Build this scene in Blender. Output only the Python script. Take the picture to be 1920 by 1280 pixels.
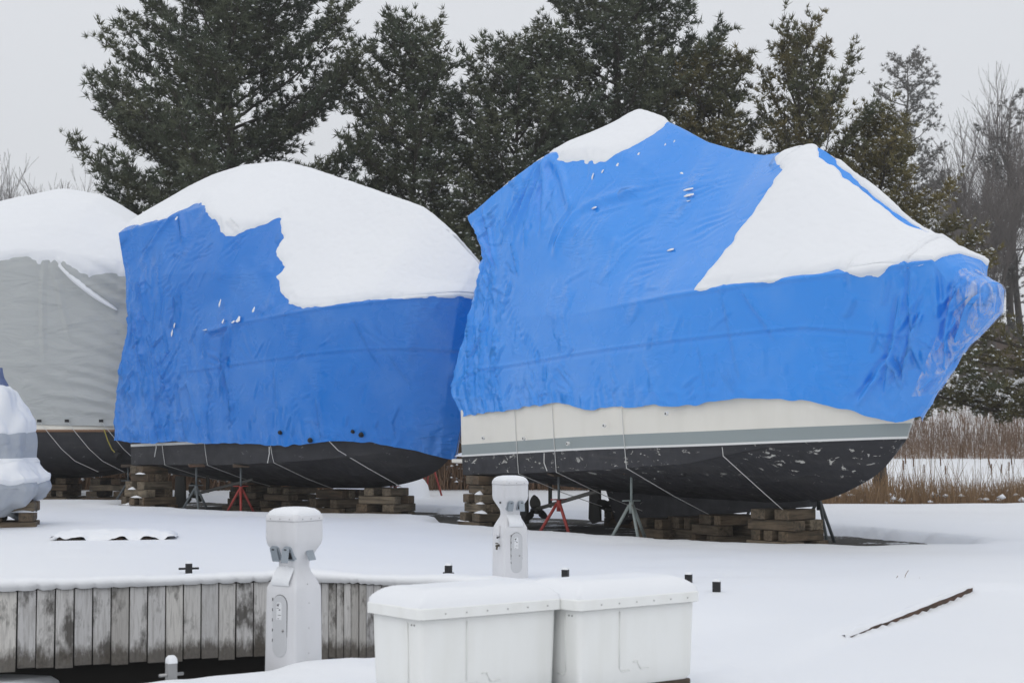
import bpy, bmesh, math, random
import numpy as np
from mathutils import Vector, Matrix

for o in list(bpy.data.objects): bpy.data.objects.remove(o)
scene = bpy.context.scene
COL = scene.collection
R = math.radians

# ---------------------------------------------------------------- camera, sky, sun, exposure
cam_d = bpy.data.cameras.new('camera'); cam = bpy.data.objects.new('camera', cam_d); COL.objects.link(cam)
cam_d.sensor_width = 36; cam_d.lens = 60; cam_d.clip_end = 2000; cam_d.clip_start = .1
cam.location = (0, 0, 1.6); cam.rotation_euler = (R(90)+math.atan(160/3200), 0, 0)
cam_d.dof.use_dof = True; cam_d.dof.focus_distance = 24; cam_d.dof.aperture_fstop = 4.0
scene.camera = cam
W = bpy.data.worlds.new('World'); scene.world = W; W.use_nodes = True
wn = W.node_tree.nodes; wl = W.node_tree.links
bg = wn['Background']
sky = wn.new('ShaderNodeTexSky'); sky.sky_type = 'NISHITA'; sky.sun_disc = False
sky.sun_elevation = R(58); sky.sun_rotation = R(200); sky.air_density = 1.0; sky.dust_density = 4.0
skys = wn.new('ShaderNodeVectorMath'); skys.operation = 'SCALE'; skys.inputs['Scale'].default_value = .09
wl.new(sky.outputs[0], skys.inputs[0])
wmix = wn.new('ShaderNodeMix'); wmix.data_type = 'RGBA'; wmix.inputs[0].default_value = .94   # a closed cloud deck over the clear sky
wl.new(skys.outputs[0], wmix.inputs[6]); wmix.inputs[7].default_value = (.755, .775, .81, 1)
# overcast luminance: the cloud deck grows a little brighter towards the zenith
wtc = wn.new('ShaderNodeTexCoord'); wsx = wn.new('ShaderNodeSeparateXYZ'); wl.new(wtc.outputs['Generated'], wsx.inputs[0])
wmx = wn.new('ShaderNodeMath'); wmx.operation = 'MAXIMUM'; wmx.inputs[1].default_value = 0; wl.new(wsx.outputs['Z'], wmx.inputs[0])
wma = wn.new('ShaderNodeMath'); wma.operation = 'MULTIPLY_ADD'; wma.inputs[1].default_value = .17; wma.inputs[2].default_value = .97; wl.new(wmx.outputs[0], wma.inputs[0])
wsc = wn.new('ShaderNodeVectorMath'); wsc.operation = 'SCALE'; wl.new(wmix.outputs[2], wsc.inputs[0]); wl.new(wma.outputs[0], wsc.inputs['Scale'])
wl.new(wsc.outputs[0], bg.inputs[0]); bg.inputs[1].default_value = 1.0
sun_d = bpy.data.lights.new('sun', 'SUN'); sun = bpy.data.objects.new('sun', sun_d); COL.objects.link(sun)
sun_d.energy = .5; sun_d.angle = R(60); sun_d.color = (1, .97, .93)
sun.rotation_euler = (R(32), 0, R(-25))
scene.view_settings.view_transform = 'Standard'; scene.view_settings.look = 'None'
scene.view_settings.exposure = .06; scene.view_settings.gamma = 1
scene.render.engine = 'CYCLES'
scene.cycles.max_bounces = 4; scene.cycles.diffuse_bounces = 3; scene.cycles.glossy_bounces = 2; scene.cycles.transparent_max_bounces = 6; scene.cycles.volume_bounces = 0; scene.cycles.adaptive_threshold = .02
scene.render.resolution_x = 1024; scene.render.resolution_y = 682

# ---------------------------------------------------------------- numeric helpers
def hash3(ix, iy, iz, seed):
    h = (ix.astype(np.int64)*374761393 + iy.astype(np.int64)*668265263 + iz.astype(np.int64)*2147483647 + seed*1274126177) & 0xffffffff
    h = ((h ^ (h >> 13))*1274126177) & 0xffffffff
    h = ((h ^ (h >> 16))*2246822519) & 0xffffffff
    return ((h ^ (h >> 15)) & 0xffff)/65535.0
def noise(x, y, z=0.0, seed=0):
    """smooth value noise in -1..1, vectorised"""
    x = np.asarray(x, float); y = np.asarray(y, float)+0*x; z = np.asarray(z, float)+0*x
    ix, iy, iz = np.floor(x), np.floor(y), np.floor(z)
    fx, fy, fz = x-ix, y-iy, z-iz
    fx, fy, fz = [f*f*f*(f*(f*6-15)+10) for f in (fx, fy, fz)]
    r = 0
    for a in (0, 1):
        for b in (0, 1):
            for c in (0, 1):
                w = (fx if a else 1-fx)*(fy if b else 1-fy)*(fz if c else 1-fz)
                r = r + w*hash3(ix+a, iy+b, iz+c, seed)
    return r*2-1
def fbm(x, y, z=0.0, seed=0, octv=4):
    r = 0; a = 1.0; t = 0
    for o in range(octv):
        r = r + a*noise(np.asarray(x)*2**o, np.asarray(y)*2**o, np.asarray(z)*2**o, seed+o*17); t += a; a *= .5
    return r/t
def sstep(a, b, x):
    t = np.clip((x-a)/(b-a), 0, 1); return t*t*(3-2*t)
def hermite(ctrl, ts):
    """monotone cubic interpolation of ctrl[k] (k along axis 0) at float indices ts"""
    c = np.asarray(ctrl, float); n = len(c); d = np.diff(c, axis=0)
    m = np.zeros_like(c); m[0] = d[0]; m[-1] = d[-1]
    s = d[:-1]*d[1:]
    m[1:-1] = np.where(s > 0, 2*s/np.where(np.abs(d[:-1]+d[1:]) < 1e-9, 1e-9, d[:-1]+d[1:]), 0)
    k = np.clip(np.floor(ts).astype(int), 0, n-2); t = ts-k
    sh = (-1,)+(1,)*(c.ndim-1); t = t.reshape(sh)
    h00 = 2*t**3-3*t**2+1; h10 = t**3-2*t**2+t; h01 = -2*t**3+3*t**2; h11 = t**3-t**2
    return h00*c[k]+h10*m[k]+h01*c[k+1]+h11*m[k+1]
def poly_sd(px, py, poly):
    """signed distance to a closed polygon, positive inside"""
    px = np.asarray(px, float); py = np.asarray(py, float)
    d = np.full(px.shape, 1e9); inside = np.zeros(px.shape, bool)
    n = len(poly)
    for i in range(n):
        ax, ay = poly[i]; bx, by = poly[(i+1) % n]
        ex, ey = bx-ax, by-ay; L = ex*ex+ey*ey+1e-12
        t = np.clip(((px-ax)*ex+(py-ay)*ey)/L, 0, 1)
        d = np.minimum(d, np.hypot(px-ax-t*ex, py-ay-t*ey))
        c = ((ay > py) != (by > py)) & (px < (bx-ax)*(py-ay)/(by-ay+1e-12)+ax)
        inside ^= c
    return np.where(inside, d, -d)

# ---------------------------------------------------------------- covers: control nets, (along, out, up) in metres
# levels: hem, strap line, rail, mid panel, shoulder, ridge
NET_BRIGHT = [
 [(-.35,0,1.8),(-.45,0,2.4),(-.1,0,3.4),(.1,0,4.6),(-.1,0,5.6),(.3,0,6.0)],
 [(-.35,1.0,1.8),(-.45,1.0,2.4),(-.1,1.0,3.4),(.1,1.0,4.6),(-.1,.9,5.45),(.3,0,6.0)],
 [(-.2,1.6,1.76),(-.4,1.72,2.25),(.15,1.66,3.4),(.55,1.62,4.4),(.15,1.68,5.1),(.35,0,6.02)],
 [(.8,1.68,1.85),(.7,1.74,2.5),(.9,1.7,3.35),(1.0,1.62,4.4),(.8,1.5,5.45),(.9,0,6.2)],
 [(1.9,1.68,1.92),(1.9,1.73,2.55),(1.9,1.72,3.3),(1.9,1.6,4.6),(1.85,1.15,5.95),(1.9,0,6.45)],
 [(2.7,1.68,1.93),(2.7,1.73,2.6),(2.7,1.72,3.3),(2.7,1.5,4.7),(2.65,.85,5.95),(2.7,0,6.59)],
 [(3.6,1.68,1.91),(3.6,1.73,2.65),(3.6,1.72,3.28),(3.6,1.4,4.5),(3.6,.7,5.65),(3.6,0,6.28)],
 [(4.6,1.66,1.84),(4.6,1.71,2.7),(4.6,1.7,3.33),(4.6,1.3,4.2),(4.6,.6,5.2),(4.6,0,5.84)],
 [(5.9,1.62,1.9),(5.9,1.64,2.75),(5.9,1.66,3.4),(5.9,1.15,4.1),(5.9,.5,4.9),(5.9,0,5.47)],
 [(6.9,1.36,1.97),(6.95,1.4,2.8),(7,1.47,3.45),(7,1.0,4.15),(7,.35,5.05),(7,0,5.45)],
 [(7.75,.93,1.97),(7.9,1.02,2.85),(8,1.14,3.5),(8,.75,4.0),(8,.3,4.55),(8,0,4.82)],
 [(8.35,.56,1.80),(8.75,.62,2.75),(8.9,.77,3.55),(8.9,.5,3.8),(8.9,.22,4.05),(8.9,0,4.18)],
 [(8.72,.30,1.68),(9.35,.40,2.65),(9.72,.48,3.62),(9.72,.33,3.68),(9.7,.15,3.72),(9.7,0,3.74)],
 [(8.85,.17,1.68),(9.46,.20,2.52),(9.86,.22,3.22),(9.90,.20,3.42),(9.90,.12,3.48),(9.90,0,3.50)],
 [(8.96,.08,1.72),(9.66,.07,2.5),(10.24,.17,2.98),(10.28,.16,3.24),(10.26,.12,3.31),(10.26,0,3.33)],
 [(9.0,0,1.74),(9.7,0,2.52),(10.28,0,2.97),(10.32,0,3.2),(10.30,0,3.28),(10.28,0,3.31)]]
NET_DEEP = [
 [(-.7,0,1.35),(-.4,0,2.6),(-.2,0,3.5),(-.3,0,4.7),(-.5,0,5.9),(-.3,0,6.6)],
 [(-.7,1.0,1.35),(-.4,1.0,2.6),(-.2,1.0,3.5),(-.3,1.0,4.7),(-.5,.9,5.85),(-.3,0,6.6)],
 [(-.65,1.6,1.35),(-.4,1.68,2.7),(-.15,1.66,3.5),(-.25,1.64,4.6),(-.5,1.66,5.55),(-.25,0,6.62)],
 [(.6,1.68,1.28),(.6,1.72,2.6),(.6,1.7,3.4),(.6,1.66,4.6),(.7,1.4,5.75),(.6,0,6.8)],
 [(1.5,1.68,1.3),(1.5,1.72,2.62),(1.5,1.7,3.4),(1.5,1.64,4.6),(1.5,1.15,5.95),(1.5,0,6.9)],
 [(2.6,1.68,1.3),(2.6,1.72,2.68),(2.6,1.7,3.45),(2.6,1.6,4.55),(2.6,1.2,5.6),(2.6,0,6.85)],
 [(3.5,1.66,1.28),(3.5,1.7,2.75),(3.5,1.68,3.55),(3.5,1.45,4.5),(3.5,.95,5.55),(3.5,0,6.62)],
 [(4.5,1.58,1.22),(4.5,1.63,2.82),(4.5,1.62,3.65),(4.5,1.2,4.5),(4.5,.65,5.4),(4.5,0,6.28)],
 [(5.5,1.4,1.32),(5.55,1.5,2.9),(5.6,1.5,3.75),(5.6,1.0,4.4),(5.6,.5,5.1),(5.6,0,5.92)],
 [(6.3,1.0,1.33),(6.5,1.18,2.95),(6.6,1.22,3.82),(6.6,.8,4.4),(6.6,.35,5.0),(6.6,0,5.6)],
 [(6.95,.55,1.2),(7.2,.78,2.95),(7.4,.85,3.88),(7.4,.5,4.2),(7.4,.22,4.65),(7.4,0,5.05)],
 [(7.3,.2,1.05),(7.7,.35,2.9),(8,.45,3.92),(8,.3,4.1),(8,.14,4.35),(8,0,4.52)],
 [(7.45,0,1.0),(7.95,0,2.9),(8.4,0,3.9),(8.42,0,3.98),(8.4,0,4.05),(8.35,0,4.1)]]
def surf(net, S, Tl):
    """evaluate a net on float station indices S and level indices Tl -> (len S, len Tl, 3)"""
    c = np.array(net, float)
    k = np.clip(np.floor(S).astype(int), 0, len(c)-2); t = (S-k).reshape(-1, 1, 1)
    w = np.where(S > 11, .95, .6).reshape(-1, 1, 1)
    a = (1-w)*hermite(c, S)+w*(c[k]*(1-t)+c[k+1]*t)      # stations: smooth, yet tent-like where the film is pulled taut
    a = np.transpose(a, (1, 0, 2))
    k = np.clip(np.floor(Tl).astype(int), 0, a.shape[0]-2); t = (Tl-k).reshape(-1, 1, 1)
    lin = a[k]*(1-t)+a[k+1]*t
    cur = hermite(a, Tl)
    return np.transpose(lin*.72+cur*.28, (1, 0, 2))     # panels keep a break at the rail
# ---------------------------------------------------------------- objects and tags
def tag(o, label=None, cat=None, group=None, kind=None):
    if label: o['label'] = label
    if cat: o['category'] = cat
    if group: o['group'] = group
    if kind: o['kind'] = kind
    return o
def thing(name, label, cat, loc=(0, 0, 0), rz=0, group=None):
    o = bpy.data.objects.new(name, None); COL.objects.link(o)
    o.empty_display_size = .1; o.location = loc; o.rotation_euler = (0, 0, rz)
    return tag(o, label, cat, group)
def link_mesh(name, me, mat, parent=None, loc=None, rot=None):
    o = bpy.data.objects.new(name, me); COL.objects.link(o)
    if mat and not me.materials: me.materials.append(mat)
    if parent: o.parent = parent
    if loc is not None: o.location = loc
    if rot is not None: o.rotation_euler = rot
    return o
def mesh(name, v, f, mat, parent=None, smooth=False, loc=None, rot=None):
    me = bpy.data.meshes.new(name)
    if isinstance(v, np.ndarray): v = v.reshape(-1, 3)
    if isinstance(f, np.ndarray):
        n, k = f.shape
        me.vertices.add(len(v)); me.vertices.foreach_set('co', np.asarray(v, np.float32).ravel())
        me.loops.add(n*k); me.loops.foreach_set('vertex_index', f.astype(np.int32).ravel())
        me.polygons.add(n); me.polygons.foreach_set('loop_start', np.arange(0, n*k, k, dtype=np.int32))
        me.polygons.foreach_set('loop_total', np.full(n, k, np.int32))
        me.update(calc_edges=True); me.validate()
    else:
        me.from_pydata([tuple(map(float, p)) for p in v], [], [tuple(map(int, q)) for q in f]); me.update()
    if smooth: me.polygons.foreach_set('use_smooth', [True]*len(me.polygons))
    return link_mesh(name, me, mat, parent, loc, rot)
class MB:
    """collects boxes, tubes and sheets, then links them as one mesh"""
    def __init__(s): s.v = []; s.f = []
    def add(s, v, f):
        n = len(s.v); s.v += [tuple(map(float, p)) for p in v]; s.f += [tuple(int(i)+n for i in q) for q in f]; return s
    def box(s, c, d, rz=0.0, M=None):
        x, y, z = d[0]/2, d[1]/2, d[2]/2
        ps = [(sx*x, sy*y, sz*z) for sz in (-1, 1) for sy in (-1, 1) for sx in (-1, 1)]
        m = M if M is not None else Matrix.Translation(c) @ Matrix.Rotation(rz, 4, 'Z')
        return s.add([m @ Vector(p) for p in ps], [(0, 2, 3, 1), (4, 5, 7, 6), (0, 1, 5, 4), (2, 6, 7, 3), (0, 4, 6, 2), (1, 3, 7, 5)])
    def tube(s, pts, r, n=6, cap=True):
        pts = [Vector(p) for p in pts]; k = len(pts)
        rs = r if isinstance(r, (list, tuple)) else [r]*k
        V = []; F = []; ref = None
        for i, p in enumerate(pts):
            t = (pts[min(i+1, k-1)]-pts[max(i-1, 0)]).normalized()
            if ref is None or abs(ref.dot(t)) > .95: ref = Vector((0, 0, 1)) if abs(t.z) < .9 else Vector((1, 0, 0))
            a = t.cross(ref).normalized(); b = t.cross(a); ref = -b if False else ref
            for j in range(n):
                q = 2*math.pi*j/n; V.append(p+(a*math.cos(q)+b*math.sin(q))*rs[i])
        for i in range(k-1):
            for j in range(n): F.append((i*n+j, i*n+(j+1) % n, (i+1)*n+(j+1) % n, (i+1)*n+j))
        if cap: F += [tuple(range(n-1, -1, -1)), tuple((k-1)*n+j for j in range(n))]
        return s.add(V, F)
    def build(s, name, mat, parent=None, smooth=False, bevel=0, **k):
        o = mesh(name, s.v, s.f, mat, parent, smooth, **k)
        if bevel:
            bm = bmesh.new(); bm.from_mesh(o.data)
            bmesh.ops.recalc_face_normals(bm, faces=bm.faces)
            bmesh.ops.bevel(bm, geom=list(bm.edges), offset=bevel, segments=2 if bevel > .012 else 1, profile=.6, affect='EDGES', clamp_overlap=True)
            bm.to_mesh(o.data); bm.free()
        return o
def grid_faces(n, m):
    i = np.arange(n-1)[:, None]; j = np.arange(m-1)[None, :]
    a = (i*m+j).ravel(); return np.stack([a, a+m, a+m+1, a+1], 1)
def grid_normals(P):
    a = np.gradient(P, axis=0); b = np.gradient(P, axis=1); n = np.cross(a, b)
    l = np.linalg.norm(n, axis=2, keepdims=True); return n/np.maximum(l, 1e-9)
def copy_tree(o, parent=None):
    c = o.copy(); COL.objects.link(c); c.parent = parent
    for ch in o.children: copy_tree(ch, c)
    return c

# ---------------------------------------------------------------- materials
def material(name, base, rough=.6, spec=.4, fn=None, metal=0):
    m = bpy.data.materials.new(name); m.use_nodes = True
    n = m.node_tree.nodes; b = n['Principled BSDF']
    b.inputs['Base Color'].default_value = (*base, 1); b.inputs['Roughness'].default_value = rough
    b.inputs['Specular IOR Level'].default_value = spec; b.inputs['Metallic'].default_value = metal
    if fn: fn(N(m))
    return m
class N:
    def __init__(s, m): s.t = m.node_tree; s.b = s.t.nodes['Principled BSDF']
    def new(s, k, **p):
        n = s.t.nodes.new('ShaderNode'+k)
        for a, v in p.items(): setattr(n, a, v)
        return n
    def link(s, a, b): s.t.links.new(a, b)
    def coord(s, scale=(1, 1, 1), kind='Object', rot=(0, 0, 0)):
        c = s.new('TexCoord'); mp = s.new('Mapping'); mp.inputs['Scale'].default_value = scale; mp.inputs['Rotation'].default_value = rot
        s.link(c.outputs[kind], mp.inputs[0]); return mp.outputs[0]
    def rcoord(s, scale=(1, 1, 1)):
        """object coordinates shifted by the object's own random number, so copies differ"""
        c = s.new('TexCoord'); oi = s.new('ObjectInfo'); mu = s.new('Math', operation='MULTIPLY'); mu.inputs[1].default_value = 37.0
        s.link(oi.outputs['Random'], mu.inputs[0]); ad = s.new('VectorMath', operation='ADD')
        s.link(c.outputs['Object'], ad.inputs[0]); s.link(mu.outputs[0], ad.inputs[1])
        mp = s.new('Mapping'); mp.inputs['Scale'].default_value = scale; s.link(ad.outputs[0], mp.inputs[0]); return mp.outputs[0]
    def noise(s, co, scale, detail=4, rough=.5, dist=0.0):
        n = s.new('TexNoise'); n.inputs['Scale'].default_value = scale; n.inputs['Detail'].default_value = detail
        n.inputs['Roughness'].default_value = rough; n.inputs['Distortion'].default_value = dist
        s.link(co, n.inputs['Vector']); return n.outputs['Fac']
    def ramp(s, fac, stops):
        r = s.new('ValToRGB'); e = r.color_ramp.elements
        while len(e) < len(stops): e.new(.5)
        for i, (p, c) in enumerate(stops):
            e[i].position = p; e[i].color = (*c, 1) if isinstance(c, tuple) else (c, c, c, 1)
        s.link(fac, r.inputs[0]); return r.outputs[0]
    def mix(s, fac, a, b, mode='MIX'):
        m = s.new('Mix', data_type='RGBA', blend_type=mode)
        for i, v in ((0, fac), (6, a), (7, b)):
            if hasattr(v, 'links'): s.link(v, m.inputs[i])
            else: m.inputs[i].default_value = v if i == 0 else (*v, 1)
        return m.outputs[2]
    def math(s, op, a, b=0.0, c=0.0):
        m = s.new('Math', operation=op)
        for i, v in enumerate((a, b, c)):
            if hasattr(v, 'links'): s.link(v, m.inputs[i])
            else: m.inputs[i].default_value = v
        return m.outputs[0]
    def color(s, c): s.link(c, s.b.inputs['Base Color'])
    def rough(s, c): s.link(c, s.b.inputs['Roughness'])
    def bump(s, h, strength=.3, dist=.02, prev=None):
        b = s.new('Bump'); b.inputs['Strength'].default_value = strength; b.inputs['Distance'].default_value = dist
        s.link(h, b.inputs['Height'])
        if prev is not None: s.link(prev, b.inputs['Normal'])
        s.link(b.outputs[0], s.b.inputs['Normal']); return b.outputs[0]

def f_snow(n):
    co = n.coord()
    a = n.noise(co, 1.3, 5, .55); b = n.noise(co, 60, 3, .6)
    n.color(n.mix(n.noise(co, .7, 3), (.795, .815, .845), (.83, .845, .87)))
    p = n.bump(a, .25, .06); p = n.bump(n.noise(n.coord((.5, 2.2, 1)), 4, 4, .6), .10, .03, p); n.bump(b, .22, .006, p)
SNOW = material('snow', (.86, .88, .92), .55, .25, f_snow)
def f_film(c1, c2, rlo, rhi, stern, coat=.35):
    def f(n):
        co = n.coord(); ch = n.coord((.28, .28, 1.0)); cd = n.coord((1, 1, .55), rot=(0, .6, 0))
        fr = n.ramp(n.noise(co, .9, 5, .62, .4), [(.46, 0.0), (.72, .14)])                                   # pale patches mixed into the colour, standing in for the film's sheen
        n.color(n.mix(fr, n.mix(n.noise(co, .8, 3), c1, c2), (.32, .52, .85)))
        n.rough(n.ramp(n.noise(co, 1.7, 3), [(.3, rlo), (.7, rhi)]))
        n.b.inputs['Coat Weight'].default_value = coat; n.b.inputs['Coat Roughness'].default_value = .12
        sx = n.new('SeparateXYZ'); n.link(co, sx.inputs[0])
        aft = n.ramp(n.math('MULTIPLY', n.math('ADD', sx.outputs['X'], n.math('MULTIPLY', n.noise(co, 1.0, 2), 1.6)), 1/stern), [(.45, 1.0), (1.0, 0.0)])   # bunched film round the stern
        patch = n.ramp(n.noise(co, 1.15, 2), [(.54, 0.0), (.70, .8)])
        m = n.math('MAXIMUM', n.math('MULTIPLY', aft, .8), patch)
        r1 = n.new('TexNoise', noise_type='RIDGED_MULTIFRACTAL'); r1.inputs['Scale'].default_value = 2.6; r1.inputs['Detail'].default_value = 3; r1.inputs['Distortion'].default_value = .5; n.link(cd, r1.inputs['Vector'])
        v = n.noise(ch, 11, 3, .5, .9); g = n.noise(co, 2.2, 3, .5)
        p = n.bump(g, .18, .06); p = n.bump(n.math('MULTIPLY', r1.outputs['Fac'], m), 1.0, .13, p); p = n.bump(n.math('MULTIPLY', v, patch), .9, .04, p)
        n.link(p, n.b.inputs['Coat Normal'])
    return f
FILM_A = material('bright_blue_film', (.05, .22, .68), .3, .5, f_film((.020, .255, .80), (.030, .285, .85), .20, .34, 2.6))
def f_clear(n):
    co = n.coord((1, 1, .35), rot=(0, -.7, 0)); g = n.noise(co, 7, 4, .6, 1.0)
    n.link(n.ramp(g, [(.45, .04), (.68, .6)]), n.b.inputs['Alpha']); n.bump(g, .8, .03)
CLEAR = material('frosty_clear_film', (.62, .70, .86), .12, .6, f_clear)
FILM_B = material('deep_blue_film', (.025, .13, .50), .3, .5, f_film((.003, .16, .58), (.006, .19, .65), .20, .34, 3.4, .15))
def f_tarp(c1, c2):
    def f(n):
        co = n.coord(); d = n.coord((.35, .35, 1.0), rot=(0, .5, 0))
        n.color(n.mix(n.noise(co, .6, 4), c1, c2)); p = n.bump(n.noise(d, 3, 3, .5, .6), .8, .10); n.bump(n.noise(co, 14, 3), .12, .02, p)
    return f
TARP = material('grey_tarp', (.36, .37, .36), .65, .3, f_tarp((.40, .42, .42), (.47, .49, .49)))
TARP_BLUE = material('faded_blue_tarp', (.10, .14, .27), .6, .3, f_tarp((.085, .12, .25), (.14, .18, .31)))
TARP_PALE = material('pale_grey_tarp', (.40, .43, .48), .6, .3, f_tarp((.33, .37, .43), (.46, .48, .51)))
def f_hull(n):
    co = n.coord(); d = n.coord((2, 2, .25))
    n.color(n.mix(n.ramp(n.noise(d, 2.2, 4), [(.45, 0.0), (.8, .35)]), (.76, .735, .665), (.66, .635, .56)))
    n.bump(n.noise(co, .8, 2), .08, .03)
HULL = material('off_white_gelcoat', (.68, .66, .60), .28, .5, f_hull)
STRIPE = material('grey_stripe_gelcoat', (.27, .31, .31), .3, .5)
BOOT = material('white_boot_stripe', (.72, .72, .70), .35, .4)
def f_bottom(wear, thr):
    def f(n):
        co = n.coord(); st = n.coord((.7, .7, 1.6))
        base = n.mix(n.noise(co, 3, 5), (.016, .016, .019), (.036, .036, .041))
        base = n.mix(n.ramp(n.noise(n.coord((.3, .3, 3)), 3, 4), [(.55, 0.0), (.75, .5)]), base, (.06, .058, .057))
        chips = n.noise(st, 8, 6, .68, .6); big = n.noise(co, 1.3, 2)
        sx = n.new('SeparateXYZ'); n.link(co, sx.inputs[0]); hi = n.ramp(sx.outputs['Z'], [(.75, 0.0), (1.15, .055)])     # the paint flakes most near the waterline
        m = n.math('MULTIPLY', n.ramp(n.math('ADD', chips, hi), [(thr, 0.0), (thr+.02, 1.0)]), n.ramp(big, [(.40, 0.0), (.52, 1.0)]))
        n.color(n.mix(m, base, wear)); n.bump(n.noise(co, 25, 4), .2, .01)
        n.rough(n.ramp(n.noise(co, 5, 3), [(.3, .45), (.7, .7)]))
    return f
BOTTOM = material('worn_black_bottom_paint', (.02, .02, .024), .55, .35, f_bottom((.50, .49, .45), .652))
BOTTOM_B = material('black_bottom_paint', (.02, .02, .022), .55, .35, f_bottom((.14, .14, .14), .69))
def f_gravel(n):
    co = n.coord(); v = n.new('TexVoronoi'); v.inputs['Scale'].default_value = 28; n.link(co, v.inputs['Vector'])
    big = n.noise(co, 1.1, 5, .6)
    c = n.mix(n.noise(co, 40, 3), (.035, .034, .032), (.12, .115, .105))
    n.color(n.mix(n.ramp(n.math('ADD', big, n.math('MULTIPLY', n.noise(co, 18, 3), .25)), [(.68, 0.0), (.75, 1.0)]), c, (.72, .74, .78)))
    n.bump(v.outputs['Distance'], .7, .02)
GRAVEL = material('bare_gravel', (.08, .078, .07), .95, .2, f_gravel)
def f_timber(cs):
    def f(n):
        co = n.rcoord((1.2, 14, 14)); oi = n.new('ObjectInfo'); cc = n.rcoord()
        r = n.ramp(oi.outputs['Random'], [(0.0, cs[0]), (.35, cs[1]), (.7, cs[2]), (1.0, cs[3])])
        g = n.noise(co, 1.6, 5, .65, .4)
        c = n.mix(n.ramp(g, [(.35, .75), (.6, 0.0)]), r, (.03, .026, .021))
        c = n.mix(n.ramp(n.noise(cc, 3.5, 4), [(.5, 0.0), (.7, .6)]), c, (.045, .045, .036))
        n.color(c); n.bump(g, .5, .012)
    return f
TIMBER = material('weathered_crib_timber', (.13, .11, .08), .85, .2, f_timber([(.115, .078, .05), (.20, .15, .10), (.14, .11, .078), (.27, .22, .155)]))
PLANK = material('brown_wood', (.12, .08, .055), .85, .2, f_timber([(.10, .05, .035), (.15, .10, .07), (.09, .075, .06), (.13, .075, .05)]))
def f_board(n):
    co = n.rcoord((7, 7, .55)); c0 = n.coord(); cc = n.rcoord((1, 1, .45)); oi = n.new('ObjectInfo')
    tone = n.ramp(oi.outputs['Random'], [(0.0, (.50, .485, .46)), (.3, (.76, .75, .74)), (.6, (.62, .62, .63)), (1.0, (.80, .78, .74))])
    g = n.noise(co, 7, 6, .62, .5)
    c = n.mix(n.ramp(g, [(.36, .5), (.55, 0.0)]), tone, (.36, .345, .33))
    c = n.mix(n.ramp(n.noise(cc, 4.2, 5, .65), [(.53, 0.0), (.65, .85)]), c, (.055, .048, .04))       # black mould streaks
    sx = n.new('SeparateXYZ'); n.link(c0, sx.inputs[0])
    hgt = n.math('ADD', sx.outputs['Z'], n.math('MULTIPLY', n.noise(n.rcoord((6, 6, 2)), 2.5, 5, .7), .36))
    wet = n.ramp(n.math('MULTIPLY_ADD', hgt, 1.0, .5), [(.015, 1.0), (.13, 0.0)])
    alg = n.mix(n.noise(n.rcoord(), 30, 4), (.04, .035, .030), (.17, .15, .125))                        # stain of the waterline
    n.color(n.mix(n.math('MULTIPLY', wet, .88), c, alg)); n.bump(g, .55, .008)
BOARD = material('weathered_seawall_board', (.36, .35, .34), .9, .2, f_board)
DARKWOOD = material('dark_wet_wood', (.02, .017, .014), .8, .2)
def f_plastic(c1, c2, b=.04):
    def f(n):
        co = n.coord(); n.color(n.mix(n.ramp(n.noise(n.coord((3, 3, .5)), 3, 4), [(.4, 0.0), (.75, .7)]), c1, c2)); n.bump(n.noise(co, 5, 3), b, .01)
    return f
PED = material('grey_white_pedestal_plastic', (.52, .53, .55), .42, .4, f_plastic((.70, .705, .73), (.62, .625, .64)))
PEDDOOR = material('grey_door_plastic', (.56, .57, .59), .4, .4)
OUTLET = material('blue_grey_outlet_cover', (.30, .34, .38), .35, .4)
GASKET = material('black_rubber', (.015, .015, .016), .6, .3)
STEEL = material('dull_steel', (.35, .35, .35), .4, .5, metal=.8)
BRASS = material('tarnished_tap', (.10, .085, .065), .5, .5, metal=.6)
BOX = material('off_white_box_plastic', (.66, .67, .655), .45, .4, f_plastic((.83, .84, .825), (.77, .775, .745)))
PRINT = material('white_label', (.75, .76, .78), .5, .3)
INK = material('dark_ink', (.06, .06, .07), .6, .2)
RIVET = material('grey_rivet', (.30, .30, .29), .4, .5, metal=.5)
BLACK = material('black_painted_steel', (.012, .012, .013), .5, .4)
def f_paint(c, rust):
    def f(n):
        co = n.coord(); n.color(n.mix(n.ramp(n.noise(co, 9, 5, .6), [(.58, 0.0), (.68, .8)]), c, rust)); n.bump(n.noise(co, 40, 3), .15, .005)
    return f
RED = material('red_painted_steel', (.26, .035, .028), .55, .4, f_paint((.27, .035, .028), (.09, .03, .02)))
GALV = material('grey_green_painted_steel', (.25, .29, .28), .55, .4, f_paint((.26, .30, .29), (.14, .10, .07)))
DKSTEEL = material('dark_grey_steel', (.10, .115, .12), .55, .4, f_paint((.10, .115, .12), (.07, .05, .04)))
BRONZE = material('dark_bronze', (.035, .033, .027), .5, .4, metal=.3)
SHAFT = material('pale_shaft_metal', (.16, .155, .14), .5, .4)
STRAP = material('white_strap', (.62, .62, .60), .6, .3)
RAILWOOD = material('varnished_rub_rail', (.20, .11, .06), .5, .4)
YELLOW = material('yellow_rope', (.42, .36, .08), .7, .3)
def f_bark(n):
    co = n.coord((4, 4, .8)); g = n.noise(co, 3, 5, .6); n.color(n.mix(g, (.035, .03, .026), (.12, .105, .09))); n.bump(g, .6, .03)
BARK = material('grey_brown_bark', (.07, .06, .05), .9, .2, f_bark)
TWIG = material('bare_twig_bark', (.135, .118, .108), .9, .2)
TWIG_FAR = material('far_twig_bark', (.22, .21, .205), .9, .2)
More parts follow.
